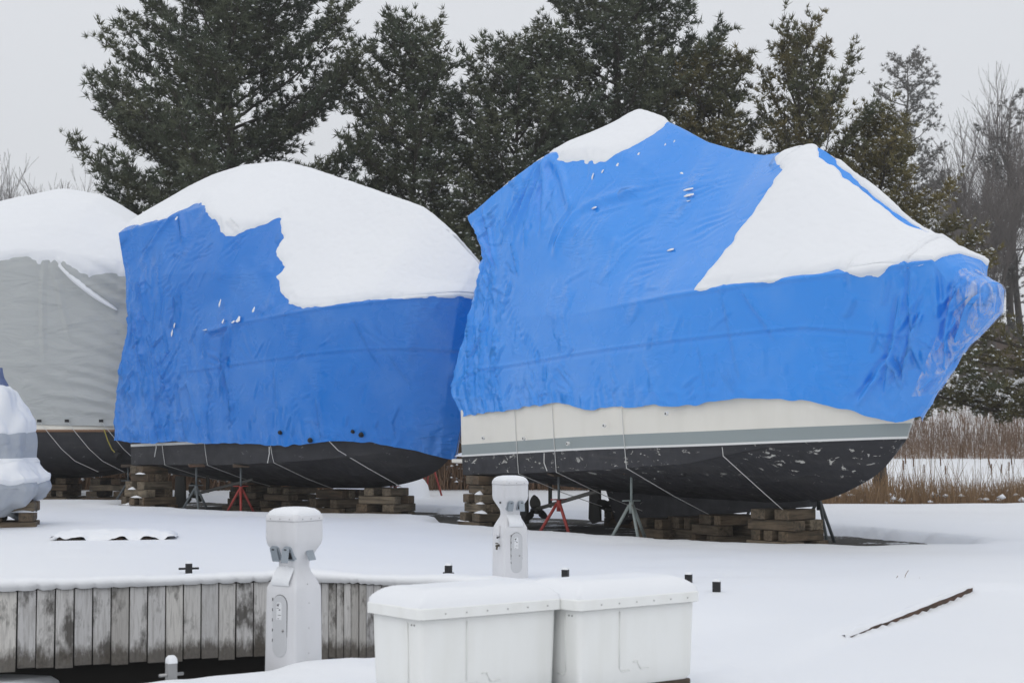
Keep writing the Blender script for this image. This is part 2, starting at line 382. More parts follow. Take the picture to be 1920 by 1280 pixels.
def f_needle(c1, c2):
    def f(n):
        co = n.coord(); n.color(n.mix(n.ramp(n.noise(co, .7, 4), [(.35, 0.0), (.65, 1.0)]), c1, c2))
    return f
NEEDLE = material('pine_needles', (.07, .08, .06), .6, .35, f_needle((.062, .082, .052), (.10, .108, .060)))
NEEDLE_MIX = material('brownish_pine_needles', (.11, .11, .05), .65, .3, f_needle((.075, .088, .048), (.15, .125, .052)))
NEEDLE_OLIVE = material('olive_needles', (.10, .095, .035), .7, .25, f_needle((.125, .12, .055), (.19, .155, .06)))
NEEDLE_DARK = material('dark_needles', (.045, .05, .042), .7, .25, f_needle((.10, .105, .095), (.14, .13, .115)))
def f_reed(n):
    co = n.coord((1, 1, .2)); n.color(n.mix(n.noise(co, 6, 4, .7), (.15, .088, .046), (.40, .275, .16)))
REED = material('dry_reeds', (.28, .18, .10), .85, .2, f_reed)
def f_brush(n):
    co = n.coord(); n.color(n.mix(n.noise(co, 1.2, 4, .7), (.125, .075, .045), (.28, .185, .12)))
BRUSH = material('dry_brown_brush', (.2, .14, .1), .9, .2, f_brush)
def f_mound(n):
    co = n.coord(); n.color(n.mix(n.noise(co, 2.0, 5), (.13, .095, .08), (.21, .165, .14))); n.bump(n.noise(co, 6, 4), .4, .05)
MOUND = material('brown_earth', (.16, .12, .1), .95, .1, f_mound)
WATER = material('dark_water', (.006, .007, .007), .12, .2)
# ---------------------------------------------------------------- ground, pond, water
CORNER = Vector((-2.29, 17.96)); WALL_L = Vector((-6.7, 16.08)); WALL_R = Vector((1.36, 16.2))
BASIN = [(-40, 2.1), tuple(WALL_L), tuple(CORNER), tuple(WALL_R), (1.2, 14.2), (1.1, 12.6), (1.0, 11.4), (.9, 9.6), (0.4, 4.0), (-40, 1.0)]
BARE = [[(-.9, 28.3), (.75, 26.1), (1.8, 24.75), (3.3, 23.2), (4.6, 22.75), (6.0, 23.0), (6.4, 24.0), (5.4, 26.0), (3.0, 30.2), (-.2, 32.5), (-2.4, 34.5), (-3.6, 35.5), (-3.2, 34.0), (-1.6, 31.5)],
        [(-8.0, 35.2), (-7.2, 33.9), (-5.2, 32.1), (-3.4, 31.4), (-1.9, 31.2), (-1.0, 32.0), (-2.5, 34.6), (-5.5, 37.6), (-7.5, 39.0)],
        [(-14, 37.6), (-8.4, 36.7), (-7.9, 38.2), (-9, 40.5), (-14, 40.5)]]
def bare_sd(x, y):
    s = np.full(np.shape(x), -1e9)
    for p in BARE: s = np.maximum(s, poly_sd(x, y, p))
    return s+.14*noise(x*1.5, y*1.5, 0, 5)+.06*noise(x*5, y*5, 0, 6)
def ground_z(x, y):
    x = np.asarray(x, float); y = np.asarray(y, float)
    z = .035*fbm(x*.22, y*.22, 0, 3, 3)+.010*noise(x*1.3, y*1.3, 0, 9)
    z = z*sstep(15, 19, y)+.04*np.exp(-((y-17.2)/1.2)**2)
    z = z-.15*(1-sstep(1.3, 2.6, x))*sstep(15.8, 14.0, y)               # land dips towards the floating dock
    # a low step along the half-buried timber
    ax, ay, bx, by = 4.46, 16.8, 2.3, 12.95
    sd = ((x-ax)*(by-ay)-(y-ay)*(bx-ax))/math.hypot(bx-ax, by-ay)
    along = ((x-ax)*(bx-ax)+(y-ay)*(by-ay))/(math.hypot(bx-ax, by-ay)**2)
    z = z-.055*sstep(-.02, .06, -sd)*sstep(-.15, 0, along)*sstep(1.35, .8, along)*sstep(2.5, .2, -sd)
    b = bare_sd(x, y); z = z-.20*sstep(-.30, .12, b)
    # windrow of snow in front of the boats and drifts beyond
    z = z+.05*np.exp(-((b+.45)/.35)**2)*(b < 0)
    # pond to the right behind the yard, low bank beyond, rising woods
    edge = 34.6+.35*noise(x*.35, 0*y, 0, 12)+.8*sstep(6, 2, x)*12
    z = z+.10*np.exp(-((y-edge+.7)/.8)**2)*(x > 3)
    z = z-.95*sstep(edge-.1, edge+1.6, y)*sstep(2.0, 5.0, x)*sstep(113, 108, y)
    bank = sstep(108, 126, y+2*noise(x*.1, y*.1, 0, 13)); z = z+bank*(5.6+.7*noise(x*.12, y*.12, 0, 14))
    z = z+.9*sstep(44, 60, y)*sstep(4, -2, x)
    return z
xs = np.concatenate([-np.geomspace(220, 16, 26), np.arange(-15.5, 15.6, .115), np.geomspace(16, 220, 26)])
ys = np.concatenate([np.arange(6.5, 42, .115), np.geomspace(42.2, 420, 60)])
X, Y = np.meshgrid(xs, ys, indexing='ij'); Z = ground_z(X, Y)
gf = grid_faces(len(xs), len(ys))
P = np.stack([X, Y, Z], 2).reshape(-1, 3)
cx = P[gf].mean(1); keep = poly_sd(cx[:, 0], cx[:, 1], BASIN) < -.07
tag(mesh('ground', P, gf[keep], SNOW, smooth=True), kind='structure')
for k, p in enumerate(BARE):
    gx = np.arange(min(a for a, b in p)-1, max(a for a, b in p)+1, .12); gy = np.arange(min(b for a, b in p)-1, max(b for a, b in p)+1, .12)
    GX, GY = np.meshgrid(gx, gy, indexing='ij'); s = poly_sd(GX, GY, p)
    GZ = -.10+.012*fbm(GX*2, GY*2, 0, 4)-.003*k-.35*sstep(-.2, -.7, s)
    tag(mesh('bare_gravel_ground', np.stack([GX, GY, GZ], 2), grid_faces(len(gx), len(gy)), GRAVEL, smooth=True), kind='structure')
tag(mesh('pond_ice', [(2, 35.2, -.42), (160, 35.2, -.42), (160, 116, -.42), (2, 116, -.42)], [(0, 1, 2, 3)], SNOW), kind='structure')
tag(mesh('water', [(-14, 7, -1.3), (2.4, 7, -1.3), (2.4, 24, -1.3), (-14, 24, -1.3)], [(0, 1, 2, 3)], WATER), kind='structure')
# snow-covered ice against the left end of the seawall
gx = np.linspace(-8, -2.0, 90); gy = np.linspace(11.5, 18.4, 90); GX, GY = np.meshgrid(gx, gy, indexing='ij')
s = -5.0-GX+.30*noise(GX*1.2, GY*1.2, 0, 31)+(GY-16)*.35
GZ = -.90+.07*sstep(-.1, .6, s)-.8*sstep(0, -.30, s)
tag(mesh('shore_ice', np.stack([GX, GY, GZ], 2), grid_faces(90, 90), SNOW, smooth=True), kind='structure')

# ---------------------------------------------------------------- seawall of upright boards
wall = thing('seawall', 'weathered grey seawall of upright wooden boards capped with snow', 'seawall', (CORNER.x, CORNER.y, 0))
def board_mesh(w, h, t, name):
    b = MB().box((0, 0, -h/2), (w, t, h)); o = b.build(name, BOARD, bevel=.006); me = o.data; bpy.data.objects.remove(o); return me
rnd = random.Random(4)
def wall_run(a, b, pitch, wid, h, seed):
    d = (b-a); L = d.length; d.normalize(); n = Vector((d.y, -d.x))
    if n.y > 0: n = -n
    me = [board_mesh(wid, h+dh, .04, 'board') for dh in (0, .012, -.01)]
    k = 0; s = pitch/2
    while s < L:
        p = a+d*s+n*rnd.uniform(-.006, .006)
        o = link_mesh('board', me[k % 3], BOARD, wall, (p.x-CORNER.x, p.y-CORNER.y, rnd.uniform(-.012, .008)), (0, R(rnd.uniform(-.35, .35)), math.atan2(d.y, d.x)))
        s += pitch; k += 1
    return d, n, L
for (a, b, pitch, wid, h) in ((WALL_L, CORNER, .182, .169, .77), (CORNER, WALL_R, .0895, .082, .78)):
    d, n, L = wall_run(a, b, pitch, wid, h, 1)
    mid = (a+b)/2-n*.07-CORNER
    MB().box((0, 0, -.385), (L, .03, .78)).build('backing', DARKWOOD, wall, loc=(mid.x, mid.y, 0), rot=(0, 0, math.atan2(d.y, d.x)))
    mid = (a+b)/2-n*.32-CORNER
    MB().box((0, 0, -.78), (L+.5, .04, 1.3)).build('bulkhead', DARKWOOD, wall, loc=(mid.x, mid.y, 0), rot=(0, 0, math.atan2(d.y, d.x)))
    # snow cap: rounded lip rolling over the boards, joined to the yard's snow
    ns = int(L/.045); S = np.linspace(-.03, L+.03, ns); prof = [(.055, -.005), (.070, .03), (.062, .065), (.03, .088), (-.03, .10), (-.12, .10), (-.3, .09), (-.55, .04), (-.75, -.03)]
    Pw = np.zeros((ns, len(prof), 3))
    ph = (S % pitch)/pitch
    notch = np.exp(-((np.minimum(ph, 1-ph))/.10)**2)*(.4+.6*(noise(S*3, S*0, 0, 8) > -.2))
    for j, (o_, z_) in enumerate(prof):
        sc = 1+.14*noise(S*1.1, S*0, 0, 21)+.06*noise(S*6, S*0, 0, 22)
        front = j < 4
        oo = o_*sc-(.03*notch if front else 0); zz = z_*sc+(.018*notch if j < 2 else 0)
        Pw[:, j, 0] = a.x+d.x*S+n.x*oo-CORNER.x; Pw[:, j, 1] = a.y+d.y*S+n.y*oo-CORNER.y; Pw[:, j, 2] = zz
    mesh('snow_cap', Pw, grid_faces(ns, len(prof))[:, ::-1], SNOW, wall, smooth=True)

# ---------------------------------------------------------------- floating dock
DD = Vector((.799, .602)); DN = Vector((.602, -.799))           # along the dock, and towards the camera
dock = thing('floating_dock', 'snow covered floating dock carrying the two white dock boxes', 'dock', (-1.0, 12.98, 0))
E0 = Vector((-.99, 12.98))
def dpt(s, t): p = E0+DD*s+DN*t; return (p.x+1.0, p.y-12.98)
fr = [dpt(-9, .06), dpt(2.35, .06), dpt(2.35, 3.4), dpt(-9, 3.4)]
MB().add([(x, y, -.20) for x, y in fr]+[(x, y, -.62) for x, y in fr], [(0, 1, 2, 3), (0, 4, 5, 1), (1, 5, 6, 2), (2, 6, 7, 3), (3, 7, 4, 0)]).build('frame', DARKWOOD, dock)
rub = [dpt(-9, .03), dpt(2.3, .03)]
MB().tube([(rub[0][0], rub[0][1], -.22), (rub[1][0], rub[1][1], -.22)], .03, 6).build('edge_board', PLANK, dock)
S = np.linspace(-9, 3.0, 240); Tt = np.concatenate([[0, 0, .01, .03, .06, .1], np.linspace(.16, 3.4, 50)])
SS, TT = np.meshgrid(S, Tt, indexing='ij')
zz = -.135+.02*fbm(SS*.8, TT*.8, 0, 41, 3)+.008*noise(SS*5, TT*5, 0, 42)
lip = np.array([-.075, -.05, -.03, -.012, -.004, 0]+[0]*50)[None, :]
wob = .035*noise(SS*1.3, SS*0, 0, 43)+.015*noise(SS*6, SS*0, 0, 44)
zz = zz+lip
zz = zz+.05*np.exp(-(((SS+.62)/.42)**2+((TT-.28)/.35)**2))          # drift against the pedestal foot
zz = zz-.06*sstep(2.2, 3.0, SS)
Px = E0.x+DD.x*SS+DN.x*(TT+wob)+1.0; Py = E0.y+DD.y*SS+DN.y*(TT+wob)-12.98
mesh('snow', np.stack([Px, Py, zz], 2), grid_faces(240, 56)[:, ::-1], SNOW, dock, smooth=True)
# ---------------------------------------------------------------- shrink-wrapped boats
def packets(u, z, lst):
    """tension ripples: (u, z, angle of the creases, half length, half width, spacing, depth)"""
    r = np.zeros(np.shape(u))
    for (u0, z0, ang, hl, hw, sp, am) in lst:
        c, s = math.cos(ang), math.sin(ang); a = (u-u0)*c+(z-z0)*s; b = -(u-u0)*s+(z-z0)*c
        fan = b*(1+.25*a/hl)
        r += am*np.exp(-(a/hl)**2-(b/hw)**2)*np.sin(2*math.pi*fan/sp+2.0*noise(a*1.5/hl, b*2/hw, 0, int(u0*31+z0*7) & 255))
    return r
def pleats(u, z, lst):
    """single sharp folds: (u0, z0, u1, z1, width, height)"""
    r = np.zeros(np.shape(u))
    for (u0, z0, u1, z1, w, h) in lst:
        ex, ez = u1-u0, z1-z0; L = math.hypot(ex, ez); e = 4*w+.05*L
        k = np.nonzero((u > min(u0, u1)-e) & (u < max(u0, u1)+e) & (z > min(z0, z1)-e) & (z < max(z0, z1)+e))
        if not len(k[0]): continue
        uu, zz = u[k], z[k]; t = ((uu-u0)*ex+(zz-z0)*ez)/L**2
        d = ((uu-u0)*ez-(zz-z0)*ex)/L+.05*L*noise(t*3, t*0, 0, int(u0*17+z1*13) & 255)*.35
        m = sstep(-.03, .12, t)*sstep(1.05, .75, t)
        r[k] += h*m*(np.exp(-(d/w)**2)-.6*np.exp(-((d-1.7*w)/w)**2))
    return r
def small_folds(seed, zones):
    # short creases: zone = (count, u range, z range, crease angle, its spread, length range, height)
    r = random.Random(seed); out = []
    for (n, u0, u1, z0, z1, ang, spr, l0, l1, h) in zones:
        for _ in range(n):
            u, z, a, l = r.uniform(u0, u1), r.uniform(z0, z1), r.gauss(ang, spr), r.uniform(l0, l1)
            out.append((u, z, u+l*math.cos(a), z+l*math.sin(a), r.uniform(.016, .028), r.choice((-1, 1, 1))*h*r.uniform(.6, 1.3)))
    return out
def film_cover(net, parent, mat, ns, nt, disp, hem_noise, snow_polys, snow_h, snow_seed):
    S = np.linspace(0, len(net)-1, ns); T = np.linspace(0, 5, nt)
    g = surf(net, S, T); out = []
    half = []
    for side in (-1, 1):
        q = g.copy(); q[..., 1] *= side; half.append(q)
    full = np.concatenate([half[0], half[1][:, ::-1][:, 2::2]], 1)          # starboard hem .. ridge .. port hem
    TT = np.concatenate([T, T[::-1][2::2]])
    SSg, TTg = np.meshgrid(S, TT, indexing='ij')
    Nn = grid_normals(full)
    cen = np.array([4, 0, 3.0]); flip = np.sign(np.sum(Nn*(full-cen), 2, keepdims=True)); Nn = Nn*np.where(np.mean(flip) < 0, -1, 1)
    u, y, z = full[..., 0], full[..., 1], full[..., 2]
    fade = sstep(0, .15, TTg)
    full = full+Nn*(disp(u, y, z, SSg, TTg))[..., None]
    full[..., 2] += (1-sstep(0, .5, TTg))*hem_noise(u, y)
    f = grid_faces(ns, full.shape[1])
    cover = mesh('shrink_wrap_cover', full, f, mat, parent, smooth=True)
    Nn = grid_normals(full); cen_s = np.mean(np.sum(Nn*(full-cen), 2)); Nn = Nn*(1 if cen_s > 0 else -1)
    for poly in snow_polys:
        sd = poly_sd(SSg, TTg, poly)*.85
        sd = sd+.05*noise(u*3.2, z*3.2, y, snow_seed)+.028*noise(u*10, z*10, y, snow_seed+1)
        h = snow_h*np.sqrt(np.clip(sd/.16, 0, 1))*(1+.12*noise(u*1.4, y*1.4, z, snow_seed+3))-.05*np.clip(-sd/.06, 0, 1)-.004
        up = Nn*.75+np.array([0, 0, .25]); up /= np.linalg.norm(up, axis=2, keepdims=True)
        Ps = full+up*h[..., None]+Nn*(.004*noise(u*14, y*14, z*14, snow_seed+4)*(h > .01))[..., None]
        ok = (sd > -.09).ravel(); kf = f[ok[f].all(1)]
        used = np.unique(kf); remap = -np.ones(ok.size, int); remap[used] = np.arange(len(used))
        mesh('snow', Ps.reshape(-1, 3)[used], remap[kf], SNOW, parent, smooth=True)
    return cover
def lookup(tab, u):
    return np.interp(u, [a for a, b in tab], [b for a, b in tab])
def hull(parent, st, mats, keel, chine_b, chine_z, wl_z, top, stripes):
    """st: stations; builds bottom, stripes and topsides as lofted strips, both sides, with a transom"""
    rows = []
    for u in st:
        kz = lookup(keel, u); cb = lookup(chine_b, u); cz = min(lookup(chine_z, u), lookup(wl_z, u)-.03); w = lookup(wl_z, u)
        r = [(u, .0, kz), (u, cb*.5, kz+(cz-kz)*.42), (u, cb*.97, cz-.012), (u, cb, cz)]
        r.append((u+.02, cb+.03, w))
        for dz in stripes: r.append((u+.02+.42*dz*sstep(5.5, 8.6, u), cb+.03+dz*.05+.05*dz*sstep(5, 8, u), w+dz))
        dz = top-w; r.append((u+.02+.45*dz*sstep(5.5, 8.6, u), cb+.03+dz*.03+.05*dz*sstep(5, 8, u), top))
        rows.append(r)
    A = np.array(rows, float); nr = A.shape[1]
    # close the stem
    A[-1, :, 1] = 0
    fine = hermite(A, np.linspace(0, len(A)-1, len(A)*6))
    def strip(name, j0, j1, mat):
        for s in ((-1, 1),):
            v = []; f = []
            for sgn in s:
                q = fine[:, j0:j1+1].copy(); q[..., 1] *= sgn; n0 = len(v)
                v += q.reshape(-1, 3).tolist(); gf = grid_faces(len(fine), j1-j0+1)
                f += (gf+n0 if sgn > 0 else gf[:, ::-1]+n0).tolist()
            # transom piece
            q = fine[0, j0:j1+1]; n0 = len(v); k = j1-j0+1
            v += [(a, -b, c) for a, b, c in q]+[(a, b, c) for a, b, c in q]
            f += [(n0+i, n0+i+1, n0+k+i+1, n0+k+i) for i in range(k-1)]
            mesh(name, v, f, mat, parent, smooth=False)
    ends = [0, 4]+[5+i for i in range(len(stripes))]+[nr-1]
    for k, mt in enumerate(mats): strip(('hull_bottom', 'boot_stripe', 'waterline_stripe', 'topsides')[k] if len(mats) == 4 else ('hull_bottom', 'boot_stripe', 'topsides')[k], ends[k], ends[k+1], mt)
    return A
def running_gear(root, b, u_prop, z_prop, u_top, z_top, rud_top):
    for s in (-1, 1):
        MB().tube([(u_prop-.12, s*b, z_prop), (u_top, s*b, z_top)], .032, 8).build('propeller_shaft', SHAFT, root, smooth=True)
        MB().box((u_prop+.45, s*b, z_prop+.28), (.09, .03, .42)).build('shaft_strut', BRONZE, root, bevel=.008)
        p = MB().tube([(u_prop-.1, s*b, z_prop), (u_prop+.1, s*b, z_prop)], .055, 10)
        for k in range(3):
            a0 = k*2*math.pi/3+.5+s*.6; V = []; F = []
            for i in range(7):
                r = .05+.21*i/6; w = .11*math.sin(math.pi*min(1, .18+.8*i/6))**.7
                for e in (-1, 0, 1):
                    an = a0+e*w/r*.75 if r > .06 else a0+e*.3
                    V.append((u_prop+e*w*.45-.02*i/6, s*b+r*math.sin(an), z_prop+r*math.cos(an)))
            for i in range(6):
                for e in range(2): F.append((i*3+e, i*3+e+1, i*3+e+4, i*3+e+3))
            p.add(V, F)
        p.build('propeller', BRONZE, root, smooth=True)
        rd = [(u_prop-.28, rud_top), (u_prop-.58, rud_top), (u_prop-.62, z_prop-.2), (u_prop-.5, z_prop-.28), (u_prop-.26, z_prop-.22)]
        V = [(a, s*b-.02, c) for a, c in rd]+[(a, s*b+.02, c) for a, c in rd]; n = len(rd)
        MB().add(V, [tuple(range(n)), tuple(range(2*n-1, n-1, -1))]+[(i, n+i, n+(i+1) % n, (i+1) % n) for i in range(n)]).build('rudder', BRONZE, root)
def straps(root, us, hem, chine_b, chine_z, keel, keel_off, tails=()):
    for u in us:
        cb = lookup(chine_b, u); cz = lookup(chine_z, u); hz = hem(u); kz = lookup(keel, u)-keel_off
        pts = [(u-.04, -(cb+.075), hz+.05), (u-.02, -(cb+.05), (hz+cz)/2), (u, -(cb+.02), cz-.005), (u+.04, -cb*.5, (cz+kz)/2-.05), (u+.06, -.08, kz)]
        MB().tube(pts, .006, 5).build('tie_strap', STRAP, root)
    for u in tails:
        cb = lookup(chine_b, u)+.09; z = hem(u)
        MB().tube([(u, -cb, z), (u+.03, -cb-.02, z-.12), (u-.02, -cb-.02, z-.3)], .009, 5).build('strap_end', STRAP, root)

# --- the nearer, bright blue boat (bow towards the right)
boat_a = thing('shrink_wrapped_boat', 'large cabin cruiser in bright blue shrink wrap with bare off-white hull', 'boat', (.646, 29.3, 0), R(-60), 'shrink wrapped boats')
KEEL_A = [(-.2, .62), (2, .56), (4, .52), (6, .52), (6.9, .56), (7.5, .70), (8.14, .95), (8.5, 1.22), (8.72, 1.5)]
CHB_A = [(-.2, 1.58), (4, 1.60), (5, 1.58), (6, 1.47), (7, 1.13), (7.8, .66), (8.3, .33), (8.72, .02)]
CHZ_A = [(-.2, .80), (2, .88), (4, .97), (6, 1.10), (7.2, 1.33), (8.7, 1.6)]
WLZ_A = [(-.2, 1.10), (3.6, 1.26), (6.3, 1.34), (8.7, 1.45)]
hull(boat_a, [-.2, .8, 2, 3.2, 4.2, 5.2, 6, 6.6, 7.2, 7.8, 8.2, 8.5, 8.72], (BOTTOM, BOOT, STRIPE, HULL), KEEL_A, CHB_A, CHZ_A, WLZ_A, 2.15, (.03, .20))
# skeg keel
V = []; F = []
pr = [(1.85, .60), (2.15, .08), (2.3, .05), (2.45, .14), (4.8, .32), (6.9, .52), (6.9, .62)]
V = [(a, -.07, c) for a, c in pr]+[(a, .07, c) for a, c in pr]; n = len(pr)
MB().add(V, [tuple(range(n)), tuple(range(2*n-1, n-1, -1))]+[(i, n+i, n+(i+1) % n, (i+1) % n) for i in range(n)]).build('keel', BOTTOM, boat_a)
PL_A = [(1.85, 5.9, 1.15, 4.6, .05, .05), (1.85, 5.9, 1.5, 4.5, .045, .05), (1.85, 5.9, 1.9, 4.4, .04, .045), (1.85, 5.9, 2.35, 4.6, .05, .04), (1.9, 5.95, 2.9, 4.9, .06, .035),
        (.25, 3.6, .35, 1.95, .035, .06), (.75, 3.5, .7, 2.0, .03, .05), (1.15, 3.2, 1.05, 2.15, .03, .045), (.3, 5.0, .9, 4.2, .05, .04), (.5, 5.2, 1.1, 4.1, .04, .035),
        (3.0, 4.95, 4.2, 5.2, .08, .022), (3.0, 4.95, 2.7, 4.2, .07, .02), (6.9, 3.35, 7.05, 2.1, .025, .02), (6.4, 2.7, 6.5, 2.1, .02, .018), (7.2, 3.4, 7.6, 2.7, .04, .02),
        (9.45, 3.5, 9.25, 2.2, .03, .045), (9.3, 3.3, 8.8, 1.95, .035, .05), (9.5, 3.0, 9.0, 2.1, .02, .05), (9.0, 2.5, 8.4, 1.85, .03, .04), (9.9, 3.35, 9.6, 2.5, .03, .05), (10.2, 3.2, 9.7, 2.6, .03, .05)]
PK_A = [(4.2, 5.15, 0.12, 0.45, 0.14, 0.12, 0.0126), (5.2, 5.0, 0.2, 0.38, 0.17, 0.11, 0.0108), (3.4, 4.6, 1.0, 0.19, 0.28, 0.12, 0.0108), (4.4, 4.4, 0.5, 0.22, 0.19, 0.12, 0.0108), (1.6, 3.4, 0.7, 0.14, 0.5, 0.14, 0.0126), (2.2, 2.9, 0.9, 0.11, 0.44, 0.13, 0.0126), (0.6, 4.3, -0.8, 0.34, 0.19, 0.16, 0.018), (1.4, 3.9, 0.2, 0.09, 0.44, 0.1, 0.0108), (5.0, 3.9, 0.15, 0.3, 0.28, 0.1, 0.009), (3.2, 2.35, -0.6, 0.22, 0.17, 0.14, 0.0144), (5.8, 4.4, 0.3, 0.3, 0.22, 0.12, 0.009)]
PL_A += small_folds(5, [(26, -.2, 1.6, 2.0, 3.6, 1.5, .35, .25, .8, .022), (22, .2, 1.6, 3.6, 5.2, -.9, .5, .25, .7, .02), (20, 1.0, 3.2, 4.3, 5.6, 1.9, .5, .3, .9, .012), (26, 1.5, 8.5, 1.9, 2.3, 1.4, .6, .12, .35, .016), (22, 8.5, 9.8, 1.9, 3.5, 1.1, .45, .25, .8, .022),
                        (14, 3.0, 6.5, 3.5, 5.2, .25, .3, .3, .7, .009), (12, 1.5, 6.5, 2.5, 2.9, 1.2, .5, .1, .3, .014), (10, 5.8, 7.6, 2.2, 3.4, 1.3, .5, .2, .6, .012)])
def disp_a(u, y, z, S, T):
    d = .020*fbm(u*.8, z*.8, y*.3, 51, 3)
    d = d+1.5*pleats(u, z, PL_A)+packets(u, z, PK_A)
    cr = 1-np.abs(noise(u*5.5+.7*z, z*2.6, y*2, 52)); c2 = 1-np.abs(noise(u*10, z*7, y*4, 53))
    m = .05+.75*sstep(1.7, .2, u)*sstep(5.6, 4.8, z)+.55*sstep(.55, .1, T)+.30*sstep(8.9, 9.5, u)
    d = d+m*(.030*cr**4+.014*c2**4-.008)
    d = d-.014*np.exp(-((T-1)/.035)**2)+.012*np.exp(-((T-1.06)/.03)**2)
    d = d+.02*np.exp(-((T-2)/.05)**2)*sstep(4, 6, u)*sstep(9.8, 9.4, u)
    return d
SN_A = [[(3.94,4.08),(4.22,3.98),(4.66,3.83),(4.94,3.83),(5.38,3.9),(5.75,4.17),(5.91,4.5),(5.94,5.3),(4.0,5.3),(2.6,5.3),(2.6,4.75),(3.4,4.5)],
        [(8.44,2.03),(8.56,2.8),(8.66,3.5),(8.66,4.28),(8.31,4.85),(8.60,5.3),(9.02,5.3),(9.2,4.75),(10.34,4.62),(10.97,4.66),(11.7,5.3),(12.05,5.3),(12.1,2.15),(12.0,2.10),(11.9,2.07),(11.56,2.25),(11.44,2.08),(11.19,1.86),(10.94,1.9),(10.53,2.13),(10.34,2.05),(10.0,2.10),(9.66,1.98),(9.09,2.02)],
        [(1.2,4.14),(2.0,4.1),(2.72,4.12),(3.75,4.14),(3.5,4.45),(2.9,4.5),(2,4.3)],
        [(9.0,5.3),(9.35,4.93),(10.3,4.80),(11,4.86),(11.8,5.3)]]
hem_a = lambda u: float(np.interp(u, [0, 1, 2.3, 3.7, 4.6, 6, 7, 8], [1.78, 1.88, 1.93, 1.91, 1.84, 1.9, 1.97, 1.95]))
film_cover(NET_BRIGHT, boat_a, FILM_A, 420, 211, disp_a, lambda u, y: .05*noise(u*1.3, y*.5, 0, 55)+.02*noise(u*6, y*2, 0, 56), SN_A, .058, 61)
# frosty clear film pulled over the bow pulpit
Sg = np.linspace(12.85, 14.98, 60); Tg = np.linspace(.35, 4.6, 80); q = surf(NET_BRIGHT, Sg, Tg)
for sgn in (-1, 1):
    w = q.copy(); w[..., 1] = sgn*(w[..., 1]+.022+.012*noise(w[..., 0]*7, w[..., 2]*3, 0, 58)); w[..., 0] += .012
    mesh('clear_film', w, grid_faces(60, 80), CLEAR, boat_a, smooth=True)
running_gear(boat_a, .72, .75, .22, 2.6, .60, .66)
straps(boat_a, [1.7, 2.85, 4.75, 6.6], hem_a, CHB_A, CHZ_A, KEEL_A, .25)
MB().tube([(2.62, -1.69, 1.2), (2.65, -1.71, 1.05), (2.72, -1.70, .93)], .008, 5).build('strap_end', STRAP, boat_a)
o = MB().box((-.55, 0, 1.02), (.62, 2.9, .07)).build('swim_platform', HULL, boat_a, bevel=.02)
sp = MB()
gx = np.linspace(-.84, -.26, 14); gy = np.linspace(-1.42, 1.42, 40); GX, GY = np.meshgrid(gx, gy, indexing='ij')
e = np.minimum(np.minimum(GX+.86, -.24-GX), np.minimum(GY+1.45, 1.45-GY)); GZ = 1.05+.16*np.sqrt(np.clip(e/.22, 0, 1))-.01
mesh('snow', np.stack([GX, GY, GZ], 2), grid_faces(14, 40), SNOW, boat_a, smooth=True)
for (u, z) in ((.75, 1.42), (2.05, 1.42), (3.35, 1.35), (5.9, 1.78), (4.35, 1.62)):
    f = MB().tube([(u, -1.70, z), (u, -1.735, z)], .03, 12).build('drain_fitting', BOOT, boat_a)
    MB().tube([(u, -1.73, z), (u, -1.739, z)], .014, 10).build('drain_hole', GASKET, f)
for (u, z, du, dz, tl) in ((4.9, 5.05, .26, .03, 0), (5.0, 4.95, .24, .035, 0), (5.05, 4.86, .1, .02, 0), (3.3, 5.0, .07, .03, 0), (3.35, 4.92, .1, .03, 0), (4.55, 5.35, .1, .03, -.3), (3.9, 5.85, .03, .09, 0), (4.0, 5.9, .025, .08, 0), (3.0, 5.45, .03, .1, .4), (3.35, 5.6, .06, .06, 0), (3.15, 5.52, .03, .05, 0), (3.6, 5.75, .05, .05, 0), (5.35, 4.1, .12, .03, 0)):
    du *= .7; dz *= .6
    # loose flakes of snow caught in creases: find the film at (u, z)
    SA = np.linspace(2, 15, 400); TA = np.linspace(1.5, 5, 120); gA = surf(NET_BRIGHT, SA, TA)
    i, j = np.unravel_index(np.argmin((gA[..., 0]-u)**2+(gA[..., 2]-z)**2), gA.shape[:2]); b0 = gA[i, j, 1]
    V = [(u-du, -b0-.012, z-dz*.6), (u, -b0-.016, z-dz), (u+du, -b0-.012, z-dz*.5+tl*du), (u+du*.8, -b0+.01, z+dz*.8+tl*du), (u, -b0+.006, z+dz), (u-du*.9, -b0+.01, z+dz*.5), (u, -b0-.022, z)]
    MB().add(V, [(k, (k+1) % 6, 6) for k in range(6)]).build('snow_fleck', SNOW, boat_a, smooth=True)

# --- the deep blue boat behind it
boat_b = thing('shrink_wrapped_boat', 'deep blue shrink wrapped boat with black hull, roof half buried in snow', 'boat', (-6.57, 35.63, 0), R(-42), 'shrink wrapped boats')
KEEL_B = [(-.1, .55), (2, .46), (3.85, .42), (5.4, .46), (6.2, .55), (6.8, .70), (7.2, .92), (7.5, 1.2)]
CHB_B = [(-.1, 1.56), (3.5, 1.57), (4.5, 1.5), (5.5, 1.28), (6.3, .88), (6.9, .48), (7.3, .18), (7.5, .02)]
CHZ_B = [(-.1, .84), (3, .88), (5, .98), (6.2, 1.1), (7.5, 1.3)]
WLZ_B = [(-.1, 1.20), (3, 1.30), (7.5, 1.45)]
hull(boat_b, [-.1, .8, 1.8, 2.8, 3.6, 4.5, 5.2, 5.8, 6.4, 6.9, 7.25, 7.5], (BOTTOM_B, BOOT, BOTTOM_B), KEEL_B, CHB_B, CHZ_B, WLZ_B, 1.8, (.05,))
